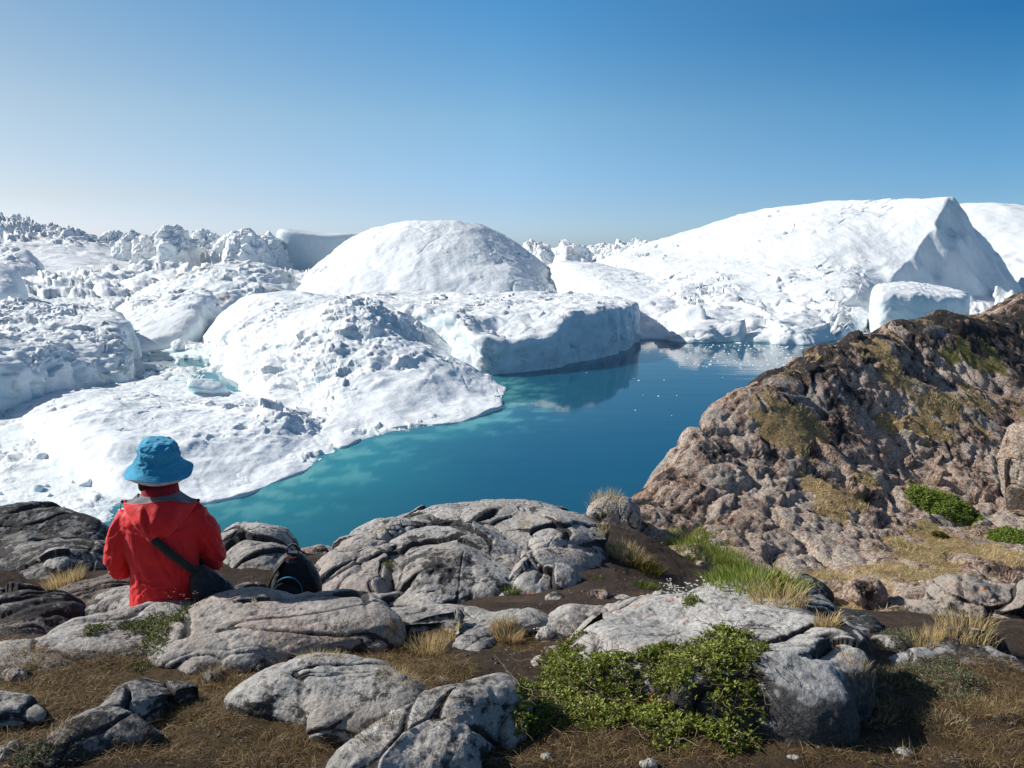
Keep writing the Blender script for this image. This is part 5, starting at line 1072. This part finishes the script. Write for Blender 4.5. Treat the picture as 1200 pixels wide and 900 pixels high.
# --- clothes
fuse('trousers', [torso([(0, .0, -.035, .175, .13), (0, .0, .06, .18, .14), (0, .0, .16, .165, .12)])]+[limb([(s_*.09, .02, .06), (s_*.10, .47, .085), (s_*.11, .525, -.33)], [.096, .074, .055]) for s_ in (-1, 1)], NAVY, .009, 3, PR, lambda c: ridg(c*np.array([14, 14, 14]), 2, 5)*.004)
for s_ in (-1, 1): fuse('boot', [limb([(s_*.11, .51, -.28), (s_*.11, .50, -.40), (s_*.115, .505, -.43)], [.052, .05, .048]), limb([(s_*.11, .46, -.43), (s_*.115, .56, -.43), (s_*.12, .66, -.445)], [.046, .047, .036])], BOOT, .008, 3, PR)
def folds(c):
    x, y, z = c[:, 0], c[:, 1], c[:, 2]; arm = sst(np.abs(x), .165, .215)
    warp = fbm(c*5, 3, 3)
    q = np.column_stack([x*3.0+warp*.6, y*3, z*15+warp*2.2+np.abs(x)*7]); f1 = ridg(q, 3, 12)-.45
    q2 = np.column_stack([x*5, y*5, z*11+x*np.sign(x)*16+warp*1.6]); f2 = ridg(q2, 2, 19)-.45
    q3 = np.column_stack([x*12+z*5, y*3, z*4+warp]); f3 = ridg(q3, 2, 23)-.45
    low = sst(-z, -.36, -.08)
    d = f1*.019*low*(1-arm)+f2*.019*arm+f3*.010*(1-arm)+fbm(c*26, 2, 5)*.0012+warp*.006
    d += .006*sst(-np.abs(z-.455), -.01, 0)*(y < -.02)*0
    d -= .004*np.exp(-((z-.43-.12*np.abs(x))/.006)**2)*(y < .02)*(1-arm)         # yoke seam
    d -= .003*np.exp(-(x/.004)**2)*(y < 0)*(z < .42)                               # centre back seam
    for sx_ in (-1, 1): d -= .003*np.exp(-((x-sx_*(.105+.06*(z-.2)))/.004)**2)*(y < 0)*(z < .44)
    return d
jk = [torso([(0, -.005, -.035, .188, .160), (0, -.005, .02, .186, .160), (0, -.004, .12, .180, .150), (0, .0, .22, .176, .138), (0, .002, .33, .192, .142), (0, .006, .42, .208, .138), (0, .012, .48, .208, .122), (0, .02, .525, .178, .105), (0, .028, .555, .125, .09), (0, .034, .59, .088, .078)], 64)]
for s_ in (-1, 1): jk.append(limb([(s_*.150, .015, .480), (s_*.215, .015, .40), (s_*.252, .035, .27), (s_*.248, .075, .205), (s_*.12, .30, .165)], [.068, .072, .064, .062, .048]))
JK = fuse('jacket', jk, RED, .0065, 4, PR, folds)
for s_ in (-1, 1):
    v, f, t3 = limb([(s_*.135, .272, .168), (s_*.105, .315, .162)], [.051, .049], 4); mesh_np('cuff', v, [f, t3], REDIN, parent=JK)
# stand-up collar inside the hood
a = np.linspace(0, 2*math.pi, 72, endpoint=False); rows = []
for zc, w_, d_, yo in [(.54, .110, .095, .03), (.585, .100, .090, .034), (.625, .094, .084, .038), (.655, .092, .082, .04), (.648, .084, .075, .04), (.61, .083, .074, .038)]:
    rows.append(np.column_stack([w_*np.cos(a), yo+d_*np.sin(a), zc+.010*np.sin(a*1.0)+.003*np.sin(a*5)]))
mesh_np('collar', np.array(rows).reshape(-1, 3), grid_faces(len(rows), 72, True), REDIN, parent=JK)
# hood thrown back: rim, grey lining inside, bag of cloth hanging on the back
nth = 140; th = np.linspace(0, 2*math.pi, nth, endpoint=False)
back = np.clip(-np.sin(th), 0, 1); 
def rimp(th_):
    s_, c_ = np.sin(th_), np.cos(th_); bk = np.clip(-s_, 0, 1)
    x = .192*np.sign(c_)*np.abs(c_)**.85*(1-.25*np.clip(s_, 0, 1)); y = .02+np.where(s_ < 0, .155, .105)*s_
    z = .608-.020*bk-.050*np.abs(c_)**2-.010*c_-.045*np.clip(s_, 0, 1)+.006*np.sin(th_*4)*bk; return np.column_stack([x+.008, y, z])
R0 = rimp(th); rowsO = []
for v in np.linspace(0, 1, 46):
    ln = .030+.215*back**1.35; bul = np.sin(min(v*1.15, 1)*math.pi)*.062*back**.8
    sag = np.sin(v*math.pi*.5)
    out = np.column_stack([np.cos(th)*.25, np.sin(th), 0*th]); out /= np.linalg.norm(out, axis=1)[:, None]+1e-9
    x = R0[:, 0]*(1-.62*v**1.5*back**.5)-.012*v*back; y = R0[:, 1]+out[:, 1]*bul+v**2*.028*back-.004; z = R0[:, 2]-ln*v
    tri_ = np.abs(x); fold = .016*fbm(np.column_stack([x*14, v*3+0*x, 0*x]), 2, 6)*np.sin(v*math.pi)**.5*back+.010*np.sin(x*70+v*5)*np.sin(v*math.pi)*back+ .014*np.exp(-((x+.075-.055*v)/.014)**2)*np.sin(v*math.pi)*back-.012*np.exp(-((x+.052-.05*v)/.012)**2)*np.sin(v*math.pi)*back
    rowsO.append(np.column_stack([x, y-fold, z]))
hood = np.array(rowsO[::-1]); HD = mesh_np('hood', hood.reshape(-1, 3), grid_faces(46, nth, True), RED, parent=JK)
rim2 = np.array([R0+np.array([0, 0, dz])+np.column_stack([-np.cos(th)*dx, -np.sin(th)*dx, 0*th]) for dz, dx in [(0, 0), (.004, .003), (.003, .008), (-.004, .010)]]); mesh_np('hood_hem', rim2.reshape(-1, 3), grid_faces(4, nth, True), RED, parent=HD)
C0 = np.column_stack([.096*np.cos(th), .034+.086*np.sin(th), .597+0*th]); li_ = []
for v in np.linspace(0, 1, 14): li_.append(R0*(1-v)+C0*v-np.array([0, 0, .003+.006*math.sin(v*math.pi)])-np.column_stack([np.cos(th)*.009*(1-v), np.sin(th)*.009*(1-v), -.004*np.sin(th*7)*math.sin(v*3.14)]))
mesh_np('lining', np.array(li_).reshape(-1, 3), grid_faces(14, nth, True), LINING, parent=HD)
for sx_ in (-1, 1):
    q_ = rimp(np.array([-.18 if sx_ > 0 else math.pi+.18]))[0]; v, f, t3 = ball(q_+np.array([sx_*.004, -.004, .006]), (.009, .007, .007), 12, 16); mesh_np('toggle', v, f, BLACKF, parent=HD)
    v, f, t3 = limb([q_, q_+np.array([sx_*.012, -.01, -.006]), q_+np.array([sx_*.014, -.012, -.03])], [.002, .002, .002], 4); mesh_np('cord', v, [f, t3], BLACKF, parent=HD)
# hair
def hair_f(D, V):
    V = V.copy(); V *= (1+.03*fbm(np.column_stack([D[:, 0]*8, D[:, 1]*8, D[:, 2]*1.0]), 3, 4))[:, None]; V[:, 2] = np.maximum(V[:, 2], -.15); return V
HR = fuse('hair', [ball((HC[0], .04, .735), (.086, .094, .112), 40, 60, hair_f), limb([(-.058, -.010, .74), (-.070, -.028, .68), (-.080, -.034, .63)], [.026, .027, .014], 8), limb([(.05, .0, .72), (.060, -.005, .67), (.062, .0, .635)], [.022, .02, .010], 8)], HAIR, .005, 1, PR, lambda c: ridg(np.column_stack([c[:, 0]*90, c[:, 1]*90, c[:, 2]*6]), 2, 8)*.0022-.012*sst(c[:, 1], .06, .12))
# hat
def lathe(prof, mat, name, parent, n=160, f=None):
    prof = np.array(prof, float); u = np.linspace(0, len(prof)-1, 10*(len(prof)-1)+1); pr = np.column_stack([np.interp(u, np.arange(len(prof)), prof[:, i]) for i in (0, 1)]); k = np.ones(5)/5
    if len(pr) > 12: pr = np.column_stack([np.convolve(np.pad(pr[:, i], 2, 'edge'), k, 'valid') for i in (0, 1)])
    a = np.linspace(0, 2*math.pi, n, endpoint=False); G = np.array([np.column_stack([r_*np.cos(a), r_*np.sin(a), np.full(n, z_)]) for r_, z_ in pr])
    if f: G = f(G, pr, a)
    return mesh_np(name, G.reshape(-1, 3), grid_faces(len(pr), n, True), mat, parent=parent)
def hatf(G, pr, a):
    r_ = pr[:, 0][:, None]; br = sst(r_, .104, .16)*(pr[:, 1][:, None] < .03)
    P_ = G.reshape(-1, 3); wk = (fbm(P_*16, 3, 31)*.013+(ridg(P_*np.array([14, 14, 26]), 2, 37)-.5)*.007+(ridg(np.column_stack([P_[:, 0]*7+P_[:, 2]*9, P_[:, 1]*7, P_[:, 2]*20]), 3, 35)-.5)*.008).reshape(G.shape[:2])
    w2 = wk*(1-br*.75); rad = np.stack([np.cos(a), np.sin(a)], -1)
    G[..., :2] += rad[None]*w2[..., None]; G[..., 2] += w2*.6*(1-br)
    G[..., 2] += br*(-.012*np.sin(a)[None]*0+.010*np.sin(3*a+.6)[None]+.006*np.sin(5*a)[None])+br*.006*np.sin(pr[:, 0]*700)[:, None]*.12
    G[..., 0] *= 1-.04*0; G[..., 1] *= 1.10
    G[..., 2] -= .16*G[..., 0]*0
    return G
HATP = [(.001, .134), (.045, .132), (.075, .122), (.093, .100), (.100, .065), (.103, .030), (.106, .018), (.122, -.004), (.140, -.030), (.164, -.054), (.167, -.058)]
HAT = lathe(HATP, BLUEF, 'sun_hat', PR, f=hatf); HAT.scale = (1.05, .98, .86); HAT.location = (.004, .036, .750); HAT.rotation_euler = (math.radians(5), math.radians(2), 0)
LB = lathe([(.165, -.058), (.154, -.066), (.140, -.076), (.126, -.094), (.112, -.098), (.104, -.062), (.098, .02)], BRIMIN, 'brim_lining', HAT, f=lambda G, pr, a: hatf(G, pr, a))
lathe([(.1045, .034), (.1062, .026), (.1072, .018)], BLUEF, 'hat_band', HAT, f=hatf)
PRM = PR
# shoulder bag, a thing of its own
from mathutils import Matrix
MP = Matrix.Translation(PR.location) @ Matrix.Rotation(YAW, 4, 'Z') @ Matrix.Diagonal((.92, .95, 1.02, 1))
BG = empty('shoulder_bag', tuple(MP @ Vector((.225, -.10, .02)))); BG.rotation_euler = (0, 0, YAW); BG.scale = (.98, .98, 1.03); tag(BG, 'slouchy black shoulder bag with a wide strap across the red jacket', 'bag')
off = np.array([.225, -.10, .02])
def bagf(c): return (ridg(np.column_stack([c[:, 0]*9+c[:, 2]*5, c[:, 1]*6, c[:, 2]*6]), 3, 3)-.45)*.016+fbm(c*14, 2, 6)*.004
v1 = torso([(.03, .0, -.005, .075, .045), (.03, .0, .03, .105, .070), (.02, .0, .09, .108, .075), (.0, .0, .145, .080, .055), (-.02, .0, .185, .048, .035), (-.03, .0, .215, .026, .018)], 48)
fuse('bag_body', [v1], BLACKF, .0055, 3, BG, bagf)
def ribbon(name, pts, wd, th_, mat, parent, wdir):
    pts = np.array(pts, float); u = np.linspace(0, len(pts)-1, 10*(len(pts)-1)+1); P_ = np.column_stack([np.interp(u, np.arange(len(pts)), pts[:, i]) for i in range(3)])
    for _ in range(8): Q_ = P_.copy(); Q_[1:-1] = (P_[:-2]+2*P_[1:-1]+P_[2:])/4; P_ = Q_
    t = np.gradient(P_, axis=0); t /= np.linalg.norm(t, axis=1)[:, None]; wv_ = np.array([wdir]*len(P_), float) if np.ndim(wdir) == 1 else wdir; n_ = np.cross(t, wv_); n_ /= np.linalg.norm(n_, axis=1)[:, None]+1e-9; s_ = np.cross(n_, t)
    ring = np.stack([P_+s_*wd/2+n_*th_/2, P_-s_*wd/2+n_*th_/2, P_-s_*wd/2-n_*th_/2, P_+s_*wd/2-n_*th_/2], 1); m = len(P_)
    return mesh_np(name, ring.reshape(-1, 3), [grid_faces(m, 4, True), np.array([[0, 1, 2, 3], [(m-1)*4+3, (m-1)*4+2, (m-1)*4+1, (m-1)*4]])], mat, parent=parent)
stp = np.array([(-.105, .03, .575), (-.085, -.075, .535), (-.045, -.138, .46), (.01, -.160, .40), (.075, -.166, .335), (.14, -.160, .27), (.185, -.135, .225), (.2, -.105, .2)])-off
ribbon('strap', stp, .042, .004, BLACKF, BG, (.62, 0, .62))
stf = np.array([(-.105, .03, .575), (-.10, .11, .53), (-.04, .155, .42), (.06, .155, .30), (.16, .10, .22), (.20, -.02, .2)])-off
ribbon('strap', stf, .042, .004, BLACKF, BG, (.62, 0, .62))
v, f, t3 = limb([(-.055, -.058, .145), (.0, -.072, .135), (.06, -.075, .115), (.10, -.06, .09)], [.003]*4, 6); mesh_np('zip', v, [f, t3], NAVY, parent=BG)
# backpack
bp = at(346, 700, 4.42); gh, _ = drop(bp[0], bp[1], 28.6)
bz = min(float(gh[2]) if gh else 27.95, 27.99); bz = max(bz, 27.90)+.075
BP = empty('backpack', (float(bp[0]), float(bp[1]), bz)); BP.rotation_euler = (math.radians(-6), math.radians(5), math.radians(14)); tag(BP, 'small black backpack with a cyan edged pocket standing on the rocks right of the person', 'backpack')
def bpf(c): return (ridg(c*np.array([8, 8, 12]), 3, 9)-.45)*.009
BB = fuse('pack_body', [torso([(.005, .0, .0, .135, .075, 3), (.01, .0, .05, .145, .09, 3), (.0, .0, .13, .130, .085, 2.8), (-.015, .0, .20, .098, .068, 2.6), (-.022, .0, .245, .062, .048, 2.4), (-.026, .0, .262, .030, .03, 2.2)], 56)], BLACKF, .0055, 3, BP, bpf)
PK = fuse('front_pocket', [torso([(-.045, -.075, .0, .075, .035, 2.6), (-.045, -.082, .05, .080, .040, 2.6), (-.045, -.078, .085, .062, .03, 2.4), (-.045, -.07, .105, .03, .02, 2.2)], 40)], BLACKF, .005, 3, BP)
arc = [(-.045+.088*math.cos(q), -.112+.03*abs(math.cos(q))-.008, .02+.125*math.sin(q)) for q in np.linspace(0, math.pi, 14)]; ribbon('cyan_trim', arc, .018, .006, CYAN, BP, (0, -1, .05))
hd = [(-.055, -.01, .245), (-.058, -.018, .285), (-.042, -.02, .312), (-.012, -.02, .312), (.006, -.016, .285), (.006, -.008, .248)]; ribbon('carry_handle', hd, .024, .007, BLACKF, BP, (0, 1, 0))
v, f, t3 = limb([(-.06, -.045, .246), (-.025, -.06, .238), (.01, -.046, .246)], [.003]*3, 6); mesh_np('red_loop', v, [f, t3], REDT, parent=BP)
ribbon('shoulder_strap', [(-.07, -.05, .225), (-.115, -.075, .17), (-.145, -.085, .10), (-.15, -.06, .02)], .034, .01, BLACKF, BP, (.1, .9, 0))
ribbon('side_strap', [(.05, -.06, .20), (.09, -.088, .13), (.125, -.085, .05), (.14, -.05, .01)], .014, .004, NAVY, BP, (.6, -.8, .4))
